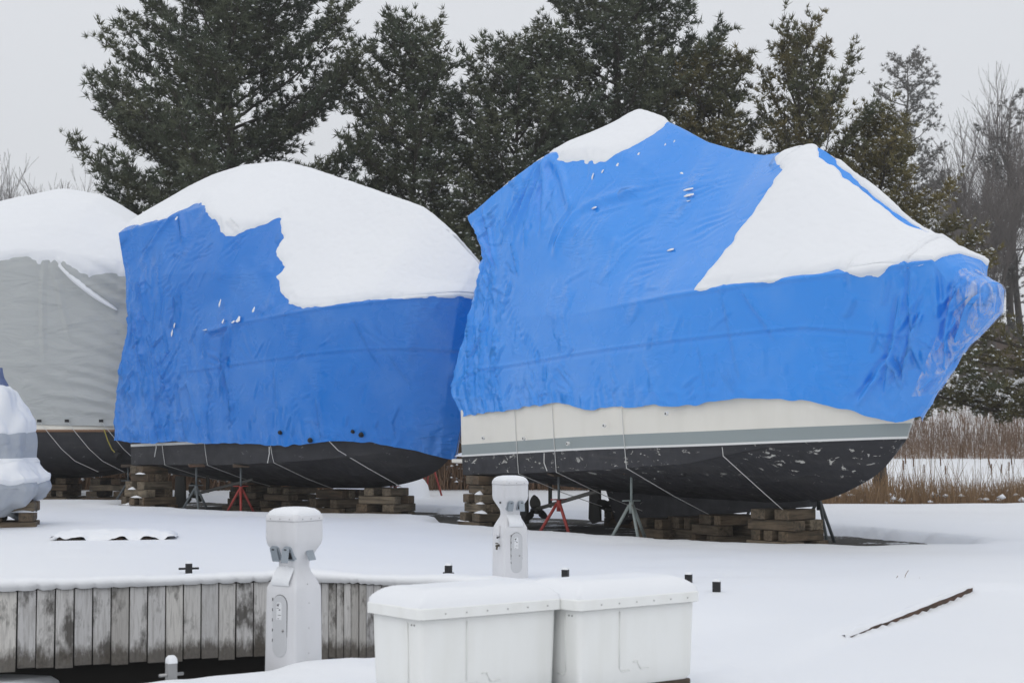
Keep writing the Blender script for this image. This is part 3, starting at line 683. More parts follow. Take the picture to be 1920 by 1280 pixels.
PL_B = [(.98, 5.95, .2, 4.9, .06, .03), (.98, 5.95, 1.4, 5.2, .05, .03), (3.15, 3.5, 2.95, 2.1, .035, .06), (3.0, 3.4, 3.3, 1.5, .03, .04), (2.5, 3.4, 2.4, 2.9, .05, .035), (2.5, 3.42, 3.1, 3.5, .05, .04),
        (1.55, 4.4, 1.45, 3.4, .03, .05), (.3, 4.6, .6, 3.6, .05, .05), (.2, 3.9, .5, 2.7, .05, .05), (.9, 3.0, 1.5, 2.0, .04, .04), (1.9, 2.5, 2.3, 1.5, .04, .035), (6.2, 3.6, 6.7, 2.6, .02, .018), (6.8, 2.9, 7.1, 2.3, .02, .018),
        (4.4, 2.7, 4.5, 1.8, .02, .025), (5.4, 2.1, 5.5, 1.4, .025, .03), (2.6, 1.9, 2.65, 1.3, .03, .05), (.9, 1.9, 1.0, 1.3, .03, .05), (1.8, 1.8, 1.9, 1.3, .03, .05)]
PK_B = [(1.2, 5.0, 0.6, 0.15, 0.5, 0.13, 0.0126), (1.9, 5.2, 0.3, 0.15, 0.28, 0.12, 0.0108), (2.9, 5.1, 0.9, 0.22, 0.17, 0.12, 0.0198), (1.5, 5.0, -0.2, 0.19, 0.12, 0.12, 0.018), (2.0, 4.9, 0.2, 0.26, 0.08, 0.1, 0.018), (1.3, 4.2, 0.8, 0.14, 0.55, 0.13, 0.0144), (2.1, 3.8, 0.5, 0.11, 0.44, 0.12, 0.0126), (2.8, 2.9, -0.4, 0.38, 0.14, 0.14, 0.018), (3.7, 3.1, -0.9, 0.38, 0.22, 0.16, 0.009), (4.2, 2.0, 0.1, 0.09, 0.44, 0.1, 0.0108), (4.9, 2.1, 0.2, 0.09, 0.39, 0.11, 0.009), (1.2, 2.4, 0.7, 0.38, 0.28, 0.16, 0.018), (6.6, 3.2, -0.7, 0.38, 0.17, 0.12, 0.0072), (2.6, 2.2, 0.2, 0.15, 0.5, 0.12, 0.0126)]
PL_B += small_folds(9, [(30, -.4, 1.6, 1.6, 4.2, 1.3, .5, .25, .8, .022), (18, .2, 3.2, 4.2, 5.4, .9, .7, .2, .5, .016), (22, 1.2, 3.2, 1.5, 3.3, 1.2, .5, .25, .7, .018), (24, .5, 6.8, 1.35, 1.8, 1.4, .6, .12, .4, .016), (16, 3.2, 6.8, 2.0, 3.5, 1.0, .6, .2, .5, .009)])
def disp_b(u, y, z, S, T):
    d = .020*fbm(u*.8, z*.8, y*.3, 71, 3)+1.5*pleats(u, z, PL_B)+packets(u, z, PK_B)
    cr = 1-np.abs(noise(u*5.0+.9*z, z*2.8, y*2, 72)); c2 = 1-np.abs(noise(u*10, z*7, y*4, 73))
    m = .04+.7*sstep(1.7, .2, u)*sstep(5.4, 4.6, z)+.45*sstep(3.2, 2.0, u)*sstep(3.6, 2.8, z)+.6*sstep(.3, .05, T)
    d = d+m*(.034*cr**4+.016*c2**4-.008)
    d = d-.012*np.exp(-((T-1)/.03)**2)*sstep(1.2, 2.4, u)+.010*np.exp(-((T-1.05)/.025)**2)*sstep(1.2, 2.4, u)
    return d+.018*np.exp(-((T-2)/.04)**2)*sstep(2.5, 3.3, u)
SN_B = [[(1.4,4.12),(2.0,4.1),(2.89,4.06),(3.32,4.12),(3.63,4.17),(4.1,4.02),(4.52,3.88),(5.0,3.74),(5.23,3.73),(5.6,3.83),(6.1,4.03),(6.15,4.02),(6.4,3.65),(6.35,3.4),(6.72,3.1),(6.55,2.9),(6.8,2.6),(7.14,2.25),(7.69,2.06),(9.02,2.04),(10.5,2.0),(11.4,1.95),(11.9,2.1),(12,5.3),(1.0,5.3),(1.0,4.3)]]
hem_b = lambda u: float(np.interp(u, [0, 1.5, 3, 4.5, 5.5, 6.5], [1.32, 1.3, 1.3, 1.22, 1.32, 1.3]))
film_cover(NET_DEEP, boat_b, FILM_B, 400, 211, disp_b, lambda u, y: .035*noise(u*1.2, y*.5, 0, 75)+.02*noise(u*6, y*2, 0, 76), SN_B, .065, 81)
running_gear(boat_b, .72, .85, .22, 2.7, .58, .60)
straps(boat_b, [1.05, 2.4, 4.3], hem_b, CHB_B, CHZ_B, KEEL_B, .02, tails=(.85, 4.25))
MB().tube([(5.6, -1.36, 1.36), (5.75, -1.26, 1.18), (6.0, -.75, .85), (6.2, -.1, .5)], .007, 5).build('tie_strap', STRAP, boat_b)
for (u, z, r_) in ((4.55, 1.50, .04), (6.05, 1.52, .035), (6.2, 1.46, .05), (5.25, 1.36, .05)):
    b0 = float(np.interp(u, [4, 4.5, 5.5, 6.3], [1.62, 1.60, 1.43, 1.05]))
    MB().tube([(u, -b0-.02, z), (u+.05, -b0-.035, z-.015)], [r_, r_*.7], 9).build('vent_hole', GASKET, boat_b)
for (u, z, du, dz) in ((3.45, 3.62, .10, .09), (3.3, 3.58, .07, .04), (3.9, 3.78, .05, .08), (3.0, 3.6, .03, .07), (2.45, 3.46, .1, .02), (1.42, 3.45, .03, .14), (1.5, 3.6, .02, .12), (2.9, 3.95, .03, .12), (1.1, 5.75, .05, .06)):
    du *= .7; dz *= .7; b0 = 1.715 if z < 5 else 1.4
    V = [(u-du, -b0-.012, z-dz*.6), (u, -b0-.02, z-dz), (u+du, -b0-.012, z-dz*.5), (u+du*.5, -b0+.02, z+dz*.8), (u, -b0+.02, z+dz), (u-du*.6, -b0+.02, z+dz*.3), (u, -b0-.03, z-.2*dz)]
    MB().add(V, [(k, (k+1) % 6, 6) for k in range(6)]).build('snow_fleck', SNOW, boat_b, smooth=True)

# --- grey tarped boat at the left
boat_c = thing('tarped_boat', 'black hulled boat under a grey tarp with a domed snow roof', 'boat', (-7.9-.978*9, 38.3+.208*9, 0), R(-12))
NC = []
for u, k, rz in ((0, .75, 5.2), (2, .95, 5.9), (4, 1, 6.45), (5.5, 1, 6.8), (6.6, 1, 6.95), (7.5, 1, 6.78), (8.3, 1, 6.35), (8.9, .97, 5.95)):
    ez = 5.30 if u < 7 else 5.30-.12*(u-7)
    NC.append([(u, 1.52*k, 1.62), (u, 1.56*k, 3.0), (u, 1.50*k, ez), (u, 1.12*k, ez+.42*(rz-ez)), (u, .55*k, ez+.82*(rz-ez)), (u, 0, rz)])
NC.append([(9.1, 1.1, 1.66), (9.12, 1.1, 3.0), (9.1, 1.0, 5.0), (9.05, .8, 5.3), (9.0, .4, 5.6), (8.98, 0, 5.8)])
NC.append([(9.15, 0, 1.7), (9.17, 0, 3.0), (9.15, 0, 5.05), (9.1, 0, 5.4), (9.05, 0, 5.65), (9.02, 0, 5.75)])
def disp_c(u, y, z, S, T):
    d = .03*fbm(u*.6, z*.6, 0, 91, 3)
    d = d+packets(u, z, [(8.9, 3.0, -.32, 1.4, .65, .26, .045), (8.7, 4.5, -.4, .9, .45, .30, .06), (8.2, 2.4, -.25, 1.4, .6, .28, .035)])
    d = d+pleats(u, z, [(7.25, 5.2, 8.8, 4.1, .08, .09), (6.9, 5.3, 6.95, 3.0, .05, .04), (7.3, 5.1, 9.2, 3.4, .10, .06), (7.1, 5.2, 7.6, 3.4, .06, .04)])
    d = d-.010*np.exp(-((T-.92)/.02)**2)
    return d
SN_C = [[(-.5, 2.04), (2, 2.05), (3.0, 2.0), (3.9, 2.02), (4.1, 1.93), (4.35, 1.90), (4.6, 1.98), (5.0, 1.93), (5.6, 1.86), (6.3, 1.92), (7, 1.88), (8, 1.9), (9.2, 1.9), (9.2, 5.3), (-.5, 5.3)]]
film_cover(NC, boat_c, TARP, 160, 131, disp_c, lambda u, y: .05*noise(u*.9, y*.5, 0, 95), SN_C, .085, 96)
boat_c.children[0].name = 'tarp_cover'
# snow lying along the deep fold
k = 26; V = []; F = []
for i in range(k):
    t = i/(k-1); u = 7.32+1.35*t; z = 5.12-1.0*t**.85; w = .14*math.sin(math.pi*min(1, t*.9+.1))**.6*(1-.35*t)
    for j, (dy, dz) in enumerate(((-1.50, -w), (-1.62-.03, -w*.3), (-1.63, w*.5), (-1.50, w))): V.append((u, dy, z+dz))
for i in range(k-1):
    for j in range(3): F.append((i*4+j, i*4+j+1, i*4+j+5, i*4+j+4))
mesh('snow_in_fold', V, F, SNOW, boat_c, smooth=True)
CA = []
for u, k in ((0, .3), (1.5, .75), (3, .95), (5, 1), (7, 1), (8.4, .97), (8.95, .93)):
    e = .25*sstep(8, 8.95, u)
    CA.append([(u, 0, .45+.1*(u > 8)+e*.6), (u+.1*e, .7*k, .56+e*.5), (u+.5*e, 1.22*k, .82+e*.2), (u+.2*e, 1.46*k, 1.15), (u, 1.52*k, 1.50)])
A = hermite(np.array(CA, float), np.linspace(0, 6, 40))
v = []; f = []
for s in (-1, 1):
    q = A.copy(); q[..., 1] *= s; n0 = len(v); v += q.reshape(-1, 3).tolist(); gfc = grid_faces(40, 5); f += (gfc+n0).tolist()
n0 = len(v); q = A[-1]; v += [(a, -b, c) for a, b, c in q]+[(a, b, c) for a, b, c in q]
f += [(n0+i, n0+i+1, n0+5+i+1, n0+5+i) for i in range(4)]
mesh('hull', v, f, BOTTOM_B, boat_c, smooth=True)
for s in (-1, 1):
    MB().tube([(a, s*(b+.01), 1.515) for a, b, c in A[:, 4]], .032, 6).build('rub_rail', RAILWOOD, boat_c, smooth=True)
    q = A[:, 4].copy(); lo = q.copy(); lo[:, 2] = 1.54; hi = q.copy(); hi[:, 2] = 1.80; hi[:, 1] -= .06
    st = np.stack([lo, hi], 1); st[..., 1] *= s
    mesh('bulwark', st, grid_faces(40, 2), HULL, boat_c, smooth=True)
for u0, u1 in ((6.9, 7.9), (7.55, 8.5), (8.35, 9.0)):
    MB().tube([(u0, -1.60, 1.72), (u0+.22, -1.57, 1.45), (u0+.48, -1.49, 1.12), (u0+.72, -1.34, .86), (u1+.15, -1.08, .62)], .006, 5).build('tie_strap', STRAP, boat_c)
    MB().box((u0, -1.60, 1.73), (.09, .03, .06), .3).build('hem_clip', GASKET, boat_c)
MB().tube([(8.4, -1.56, 1.55), (8.48, -1.53, 1.3), (8.55, -1.48, 1.12), (8.6, -1.44, 1.05)], .013, 5).build('mooring_rope', YELLOW, boat_c)
MB().tube([(8.6, -1.40, 1.02), (8.72, -1.44, .95)], [.05, .09], 10).build('hull_fitting', GASKET, boat_c)

# --- small tarped boat cut by the left edge
boat_d = thing('small_tarped_boat', 'small boat under pale grey tarp and snow at left edge', 'boat', (-8.0, 27.6, 0))
LV = [(.16, -7.98, .70), (.62, -7.58, 1.05), (.80, -7.66, 1.0), (1.00, -7.84, .86), (1.44, -7.84, .84), (2.14, -8.07, .50), (2.55, -8.25, .06)]
def ring(xr, w):
    pts = [(-12.4, -w), (-11, -w), (-9.6, -w)]
    for i in range(13):
        an = -math.pi/2+math.pi*i/12; c, q = math.cos(an), math.sin(an)
        pts.append((xr-.55+.55*abs(c)**.7, w*math.copysign(abs(q)**.75, q)))
    return pts+[(-9.6, w), (-11, w), (-12.4, w)]
ND = []
for k in range(19): ND.append([(ring(x_, w_)[k][0]+8.0, ring(x_, w_)[k][1], z_) for z_, x_, w_ in LV])
def tarp_part(name, t0, t1, mat, off, seed, nt=40, hn=0.0):
    S = np.linspace(0, 18, 160); T = np.linspace(t0, t1, nt); q = surf(ND, S, T)
    SG, TG = np.meshgrid(S, T, indexing='ij'); u, y, z = q[..., 0], q[..., 1], q[..., 2]
    n = grid_normals(q); n = n*(1 if np.mean(n[..., 2]) > 0 else -1)
    q = q+n*(off+.15*fbm(u*2.0, z*1.3, y*2.0, 101, 3)+.07*(1-np.abs(noise(u*2.6+y*2+z*.8, z*.7, y*2, 102)))**3*sstep(2.3, 1.6, TG)+.02*noise(u*6, z*2, y*6, 103))[..., None]
    if hn: q[..., 2] += hn*2.0*noise(u*2.2, y*2.2, 0, seed+2)*np.clip(1-(TG-t0)/.8, 0, 1)
    e = np.minimum(TG-t0, t1-TG)
    if mat is SNOW: q = q+n*(.06*np.sqrt(np.clip(e/.25, 0, 1))-.03)[..., None]
    mesh(name, q, grid_faces(160, nt), mat, boat_d, smooth=True)
tarp_part('tarp_skirt', 0, 5.15, TARP_PALE, 0, 101, 60, .10)
tarp_part('upper_tarp', 5.1, 6, TARP_BLUE, .004, 104)
tarp_part('snow', 1.45, 3.25, SNOW, .03, 106)
tarp_part('snow', 4.08, 5.3, SNOW, .025, 108)
# ---------------------------------------------------------------- timber cribs and jack stands
rnd = random.Random(11)
_tm = {}
def timber_mesh(l, w, h):
    key = (round(l, 1), round(w, 2), round(h, 2))
    if key not in _tm:
        o = MB().box((0, 0, 0), (key[0], key[1], key[2])).build('timber', TIMBER, bevel=.010); _tm[key] = o.data; bpy.data.objects.remove(o)
    return _tm[key]
def crib(loc, rz, top, label, layers, width=.75, snow=0, first_cross=False, group='timber cribs under the boats'):
    c = thing('timber_crib', label, 'timber stack', loc, rz, group)
    h = (top-loc[2])/layers; zz = 0
    for k in range(layers):
        cross = (k % 2 == 0) ^ first_cross
        w = width*(1-.07*k); n = 2 if rnd.random() < .75 else 3
        for i in range(n):
            off = (-.5+i/(n-1))*(w-.26)+rnd.uniform(-.02, .02)
            tw = rnd.uniform(.19, .27) if n == 2 else .16
            o = link_mesh('timber', timber_mesh(w+rnd.uniform(-.05, .08), tw, h-.006), TIMBER, c, None)
            sh = rnd.uniform(-.04, .04)
            o.location = (sh, off, zz+h/2) if cross else (off, sh, zz+h/2)
            o.rotation_euler = (0, 0, (0 if cross else math.pi/2)+R(rnd.uniform(-4, 4)))
        if snow and k < layers-1 and rnd.random() < .6:
            for q in range(snow):
                hx = rnd.uniform(-w*.45, w*.45); hy = -w*.5+rnd.uniform(-.02, .05); r_ = rnd.uniform(.12, .26); hh = rnd.uniform(.025, .06)
                V = [(hx+r_*math.cos(a)*(.8+.3*rnd.random()), hy+.06*math.sin(a), zz+h-.004) for a in [i*math.pi/4 for i in range(8)]]
                V2 = [(hx+r_*.5*math.cos(a), hy+.03*math.sin(a)+.01, zz+h+hh*.55) for a in [i*math.pi/4 for i in range(8)]]
                MB().add(V+V2+[(hx, hy+.02, zz+h+hh)], [(i, (i+1) % 8, 8+(i+1) % 8, 8+i) for i in range(8)]+[(8+i, 8+(i+1) % 8, 16) for i in range(8)]).build('snow', SNOW, c, smooth=True)
        zz += h
    return c
def bw(o, al, u, b, z=-.10):
    d = (math.cos(al), -math.sin(al)); s = (-math.sin(al), -math.cos(al)); return (o[0]+d[0]*u+s[0]*b, o[1]+d[1]*u+s[1]*b, z)
OA, AA, OB, AB = (.646, 29.3), R(60), (-6.57, 35.63), R(42)
crib(bw(OA, AA, .35, 1.42), R(-60), .80, 'tall timber crib under the stern corner of the bright blue boat', 6, .72, 1)
crib(bw(OA, AA, .75, -1.25), R(-60), .78, 'shaded timber crib under the far stern corner of the bright blue boat', 6, .78)
crib(bw(OA, AA, 3.55, 0), R(-60), .21, 'low timber crib under the mid keel of the bright blue boat', 2, .8)
crib(bw(OA, AA, 4.1, -.15), R(-60), .26, 'timber crib under the bright blue keel, aft of the middle bow one', 2, .8)
crib(bw(OA, AA, 5.05, .05), R(-60), .33, 'timber crib under the bright blue keel, second back from the bow', 3, .78, 0, True)
crib(bw(OA, AA, 6.45, .1), R(-50), .475, 'timber crib under the bow of the bright blue boat, nearest the camera', 4, .82)
crib(bw(OB, AB, .35, 1.45), R(-42), .82, 'snow dusted timber crib under the stern corner of the deep blue boat', 6, .85, 1)
crib(bw(OB, AB, 1.9, 0), R(-42), .45, 'shaded timber crib under the aft keel of the deep blue boat', 4, .9)
crib(bw(OB, AB, 3.0, 0), R(-42), .42, 'shaded timber crib under the middle keel of the deep blue boat', 4, .9)
crib(bw(OB, AB, 4.4, 0), R(-42), .41, 'three layer timber crib amidships under the deep blue boat', 3, .85)
crib(bw(OB, AB, 5.85, .15), R(-30), .48, 'timber crib under the bow of the deep blue boat', 4, .85)
c_ = crib(bw((-16.7, 40.17), R(12), 8.0, .2), R(-12), .46, 'timber crib under the right end of the black hull with grey tarp', 4, 1.0)
crib(bw((-16.7, 40.17), R(12), 6.6, .2), R(-12), .46, 'dark timber crib under the black hull, beside the small boat', 4, 1.0)
for x_, y_, t_, n_, l_ in ((-8.02, 27.5, .56, 4, 'timber crib under the small tarped boat at the left edge'),):
    crib((x_, y_, -.06), R(8), t_, l_, n_, .8, 1)
def stand(loc, top, mat, rz, label, name='jack_stand', spread=.36, neck=.55, pad=.18, lean=0):
    s = thing(name, label, 'jack stand', loc, rz, 'boat jack stands'); H_ = top-loc[2]; hz = H_*neck
    for k in range(3):
        a = 2*math.pi*k/3-math.pi/2
        MB().tube([(.03*math.cos(a), .03*math.sin(a), hz), (spread*math.cos(a), spread*math.sin(a), 0)], .024, 8).build('leg', mat, s, smooth=True)
    MB().tube([(0, 0, hz-.12), (0, 0, hz+.05)], .036, 10).build('collar', mat, s, smooth=True)
    MB().tube([(0, 0, hz+.04), (0, 0, H_-.02)], .02, 8).build('screw', DKSTEEL if mat is RED else mat, s, smooth=True)
    MB().tube([(-.14, 0, hz+.06), (.0, .02, hz+.06), (.14, 0, hz+.06)], .011, 6).build('handle', mat, s, smooth=True)
    MB().box((0, 0, H_-.012), (pad*1.7, pad*1.1, .03), 0, Matrix.Translation((0, 0, H_-.012)) @ Matrix.Rotation(R(10), 4, 'X')).build('pad', PLANK, s, bevel=.006)
    return s
stand((.72, 26.35, -.13), .88, RED, R(30), 'red tripod jack stand under the stern of the bright blue boat')
stand((1.74, 24.95, -.13), .955, GALV, R(15), 'pale grey-green tripod jack stand amidships under the bright blue boat')
stand(bw(OA, AA, 5.56, -1.24, -.13), 1.02, DKSTEEL, R(10), 'dark steel jack stand on the far side of the bright blue bow')
stand(bw(OA, AA, 3.9, -1.4, -.13), .95, DKSTEEL, R(40), 'dark steel jack stand behind the cribs of the bright blue boat')
stand((-6.06, 32.85, -.13), .87, DKSTEEL, R(20), 'dark grey tripod jack stand under the stern of the deep blue boat')
stand((-5.11, 32.25, -.13), .88, RED, R(10), 'red tripod jack stand beside the dark one under the deep blue boat')
stand(bw(OB, AB, 4.9, -1.0, -.10), .80, RED, R(50), 'red jack stand on the far side of the deep blue boat')
stand((-1.93, 40.0, .0), .95, RED, R(75), 'bright red stand in the snow between the two blue boats', spread=.30, neck=.92)
stand((-8.2, 36.55, -.08), .78, DKSTEEL, R(12), 'dark grey jack stand under the right end of the black hull')
stand((-10.0, 33.6, .0), .72, DKSTEEL, R(60), 'small jack stand with red cap behind the small tarped boat')

# ---------------------------------------------------------------- dock pedestals
def rsq(hw, z, r=.03, n=3):
    pts = []
    for k, (sx, sy) in enumerate(((1, -1), (1, 1), (-1, 1), (-1, -1))):
        a0 = -math.pi/2+k*math.pi/2
        for i in range(n+1):
            a = a0+i*math.pi/2/n; pts.append((sx*(hw-r)+r*math.cos(a), sy*(hw-r)+r*math.sin(a), z))
    return pts
def loft(secs, cap_top=True):
    n = len(secs[0]); V = [p for s in secs for p in s]; F = []
    for i in range(len(secs)-1):
        for j in range(n): F.append((i*n+j, i*n+(j+1) % n, (i+1)*n+(j+1) % n, (i+1)*n+j))
    if cap_top: F.append(tuple((len(secs)-1)*n+j for j in range(n)))
    return V, F
def auto_smooth(o, ang=35):
    me = o.data; bm = bmesh.new(); bm.from_mesh(me)
    for f in bm.faces: f.smooth = True
    for e in bm.edges:
        if len(e.link_faces) == 2 and e.calc_face_angle(0) > R(ang): e.smooth = False
    bm.to_mesh(me); bm.free(); return o
def stadium(w, h, n=10):
    r = w/2; pts = []
    for i in range(n+1): a = i*math.pi/n; pts.append((r*math.cos(a), h/2-r+r*math.sin(a)))
    for i in range(n+1): a = math.pi+i*math.pi/n; pts.append((r*math.cos(a), -h/2+r+r*math.sin(a)))
    return pts
def plate(pts, y0, y1, cx=0, cz=0):
    n = len(pts); V = [(x+cx, y0, z+cz) for x, z in pts]+[(x+cx, y1, z+cz) for x, z in pts]
    return V, [tuple(range(n)), tuple(range(2*n-1, n-1, -1))]+[(i, n+i, n+(i+1) % n, (i+1) % n) for i in range(n)]
def pedestal(loc, rz, label, extras, snow_tilt):
    Hh = 1.07; p = thing('power_pedestal', label, 'power pedestal', loc, rz, 'dock power pedestals')
    prof = [(-.12, .150), (.0, .149), (.25, .147), (.46, .144), (.50, .140), (.545, .120), (.60, .091), (.625, .084), (.655, .084), (.68, .091), (.73, .118), (.775, .143), (.81, .149), (.925, .149)]
    V, F = loft([rsq(h, z*Hh, .026, 4) for z, h in prof]); auto_smooth(mesh('body', V, F, PED, p), 28)
    lid = [(.927, .154), (.948, .154), (.965, .148), (.980, .135), (.990, .115)]
    V, F = loft([rsq(h, z*Hh, .034, 5) for z, h in lid]); auto_smooth(mesh('lid', V, F, PED, p), 40)
    sn = [(.952, .149), (.966, .150), (.985, .140), (1.002, .118), (1.012, .075), (1.014, .02)]
    V, F = loft([rsq(h, z*Hh, min(.05, h*.9), 5) for z, h in sn]); mesh('snow_cap', V, F, SNOW, p, smooth=True)
    # door in the face towards local -y
    cz = .255*Hh
    V, F = plate(stadium(.136, .43, 12), -.1475, -.1462, 0, cz); mesh('door_gasket', V, F, GASKET, p)
    V, F = plate(stadium(.129, .423, 12), -.152, -.146, 0, cz); d = mesh('door', V, F, PEDDOOR, p)
    lb = [(-.024, -.062), (.024, -.062), (.024, .045), (.017, .058), (-.017, .058), (-.024, .045)]
    V, F = plate(lb, -.1535, -.151, -.004, cz+.105); l_ = mesh('label_plate', V, F, PRINT, d)
    for (x0, z0, w, h) in ((-.006, .046, .020, .004), (-.010, .036, .016, .010), (.006, .006, .014, .007), (-.010, .018, .020, .003), (.004, -.03, .026, .003), (-.008, -.054, .012, .003)):
        MB().box((x0-.004, -.1540, cz+.105+z0), (w, .001, h)).build('print', INK, d)
    MB().tube([(.034, -.149, cz-.03), (.034, -.156, cz-.03)], .009, 12).build('lock', STEEL, d, smooth=True)
    for z_ in (.05, .12, .19, .26, .33): MB().tube([(-.0655, -.1515, cz-.16+z_), (-.0655, -.1515, cz-.14+z_)], .003, 6).build('hinge', GASKET, d)
    # outlets with flip covers on the sloping neck
    nv = Matrix.Rotation(R(24), 4, 'X')
    for fx, op in ((-.062, 0), (.058, 26)):
        m = Matrix.Translation((fx, -.122, .715*Hh)) @ Matrix.Rotation(R(26), 4, 'X')
        pts = [(-.034, -.05), (.034, -.05), (.034, .045), (.022, .056), (-.022, .056), (-.034, .045)]
        V, F = plate(pts, -.004, .03); o = MB().add([m @ Vector(q) for q in V], F).build('outlet', OUTLET, p)
        m2 = m @ Matrix.Translation((0, -.008, .052)) @ Matrix.Rotation(R(-8-op), 4, 'X') @ Matrix.Translation((0, 0, -.052))
        V, F = plate([(x*.95, z) for x, z in pts], -.008, 0); MB().add([m2 @ Vector(q) for q in V], F).build('outlet_cover', OUTLET, o, bevel=.003)
        MB().box((0, 0, 0), (.02, .004, .008), 0, m2 @ Matrix.Translation((0, -.010, .040))).build('hinge_clip', GASKET, o)
        if op: MB().box((0, 0, 0), (.045, .004, .05), 0, m @ Matrix.Translation((0, -.0055, -.01))).build('socket', GASKET, o)
    for fx in (-.1,):
        m = Matrix.Translation((.1475, 0, .715*Hh))
    MB().box((0, 0, 0), (.012, .075, .1), 0, Matrix.Translation((.124, .03, .715*Hh)) @ Matrix.Rotation(R(-24), 4, 'Y')).build('outlet', OUTLET, p, bevel=.003)
    # snow on the shoulder below the outlets
    k = 14; V = []; F = []
    for i in range(k):
        x = -.085+.165*i/(k-1); hh = (.055-.028*i/(k-1)*snow_tilt)*(1+.15*math.sin(i*1.9))*math.sin(math.pi*min(1, (i+.6)/(k+.2)))**.35
        for j, (yy, zz) in enumerate(((-.142, .512), (-.150, .530), (-.135, .545+hh*.5), (-.112, .57+hh*.9), (-.088, .615+hh*.35))): V.append((x, yy, zz*Hh))
    for i in range(k-1):
        for j in range(4): F.append((i*5+j, i*5+j+1, (i+1)*5+j+1, (i+1)*5+j))
    mesh('snow', V, [q[::-1] for q in F], SNOW, p, smooth=True)
    for k in range(3):
        for sx, ax in ((1, 0), (1, 1)):
            q = (.154, -.09+.09*k, .94*Hh) if ax else (-.09+.09*k, -.154, .94*Hh)
            MB().tube([q, (q[0]+(.003 if ax else 0), q[1]-(0 if ax else .003), q[2])], .004, 8).build('rivet', RIVET, p)
    for z_ in (.08, .24, .40, .52, .86): MB().tube([(.15 if z_ < .45 else (.13 if z_ < .8 else .142), -.01, z_*Hh), (.152 if z_ < .45 else (.136 if z_ < .8 else .146), -.01, z_*Hh)], .0035, 8).build('rivet', RIVET, p)
    if extras:
        MB().tube([(-.148, -.04, .56), (-.152, -.04, .47), (-.165, -.05, .445), (-.19, -.06, .45), (-.205, -.07, .475)], .009, 7).build('hose_hook', PED, p, smooth=True)
        MB().tube([(-.152, -.03, .44), (-.175, -.04, .43)], .011, 8).build('hook_bracket', GASKET, p)
        t = MB().tube([(-.146, -.03, .35), (-.19, -.05, .345)], .013, 8); t.tube([(-.178, -.045, .345), (-.185, -.05, .305)], .011, 8); t.box((-.18, -.045, .372), (.012, .05, .012))
        t.build('water_tap', BRASS, p)
        MB().tube([(-.137, -.05, .80), (-.15, -.05, .80)], .01, 8).build('button', GASKET, p)
    return p
pedestal((-1.60, 12.60, -.13), R(-34), 'grey white power pedestal in front of the seawall, nearest the camera', False, .3).scale = (1.03, 1.03, 1.055)
pedestal((-.02, 18.25, 0), R(27), 'grey white power pedestal behind the dock boxes with a hose hook', True, 1.0)

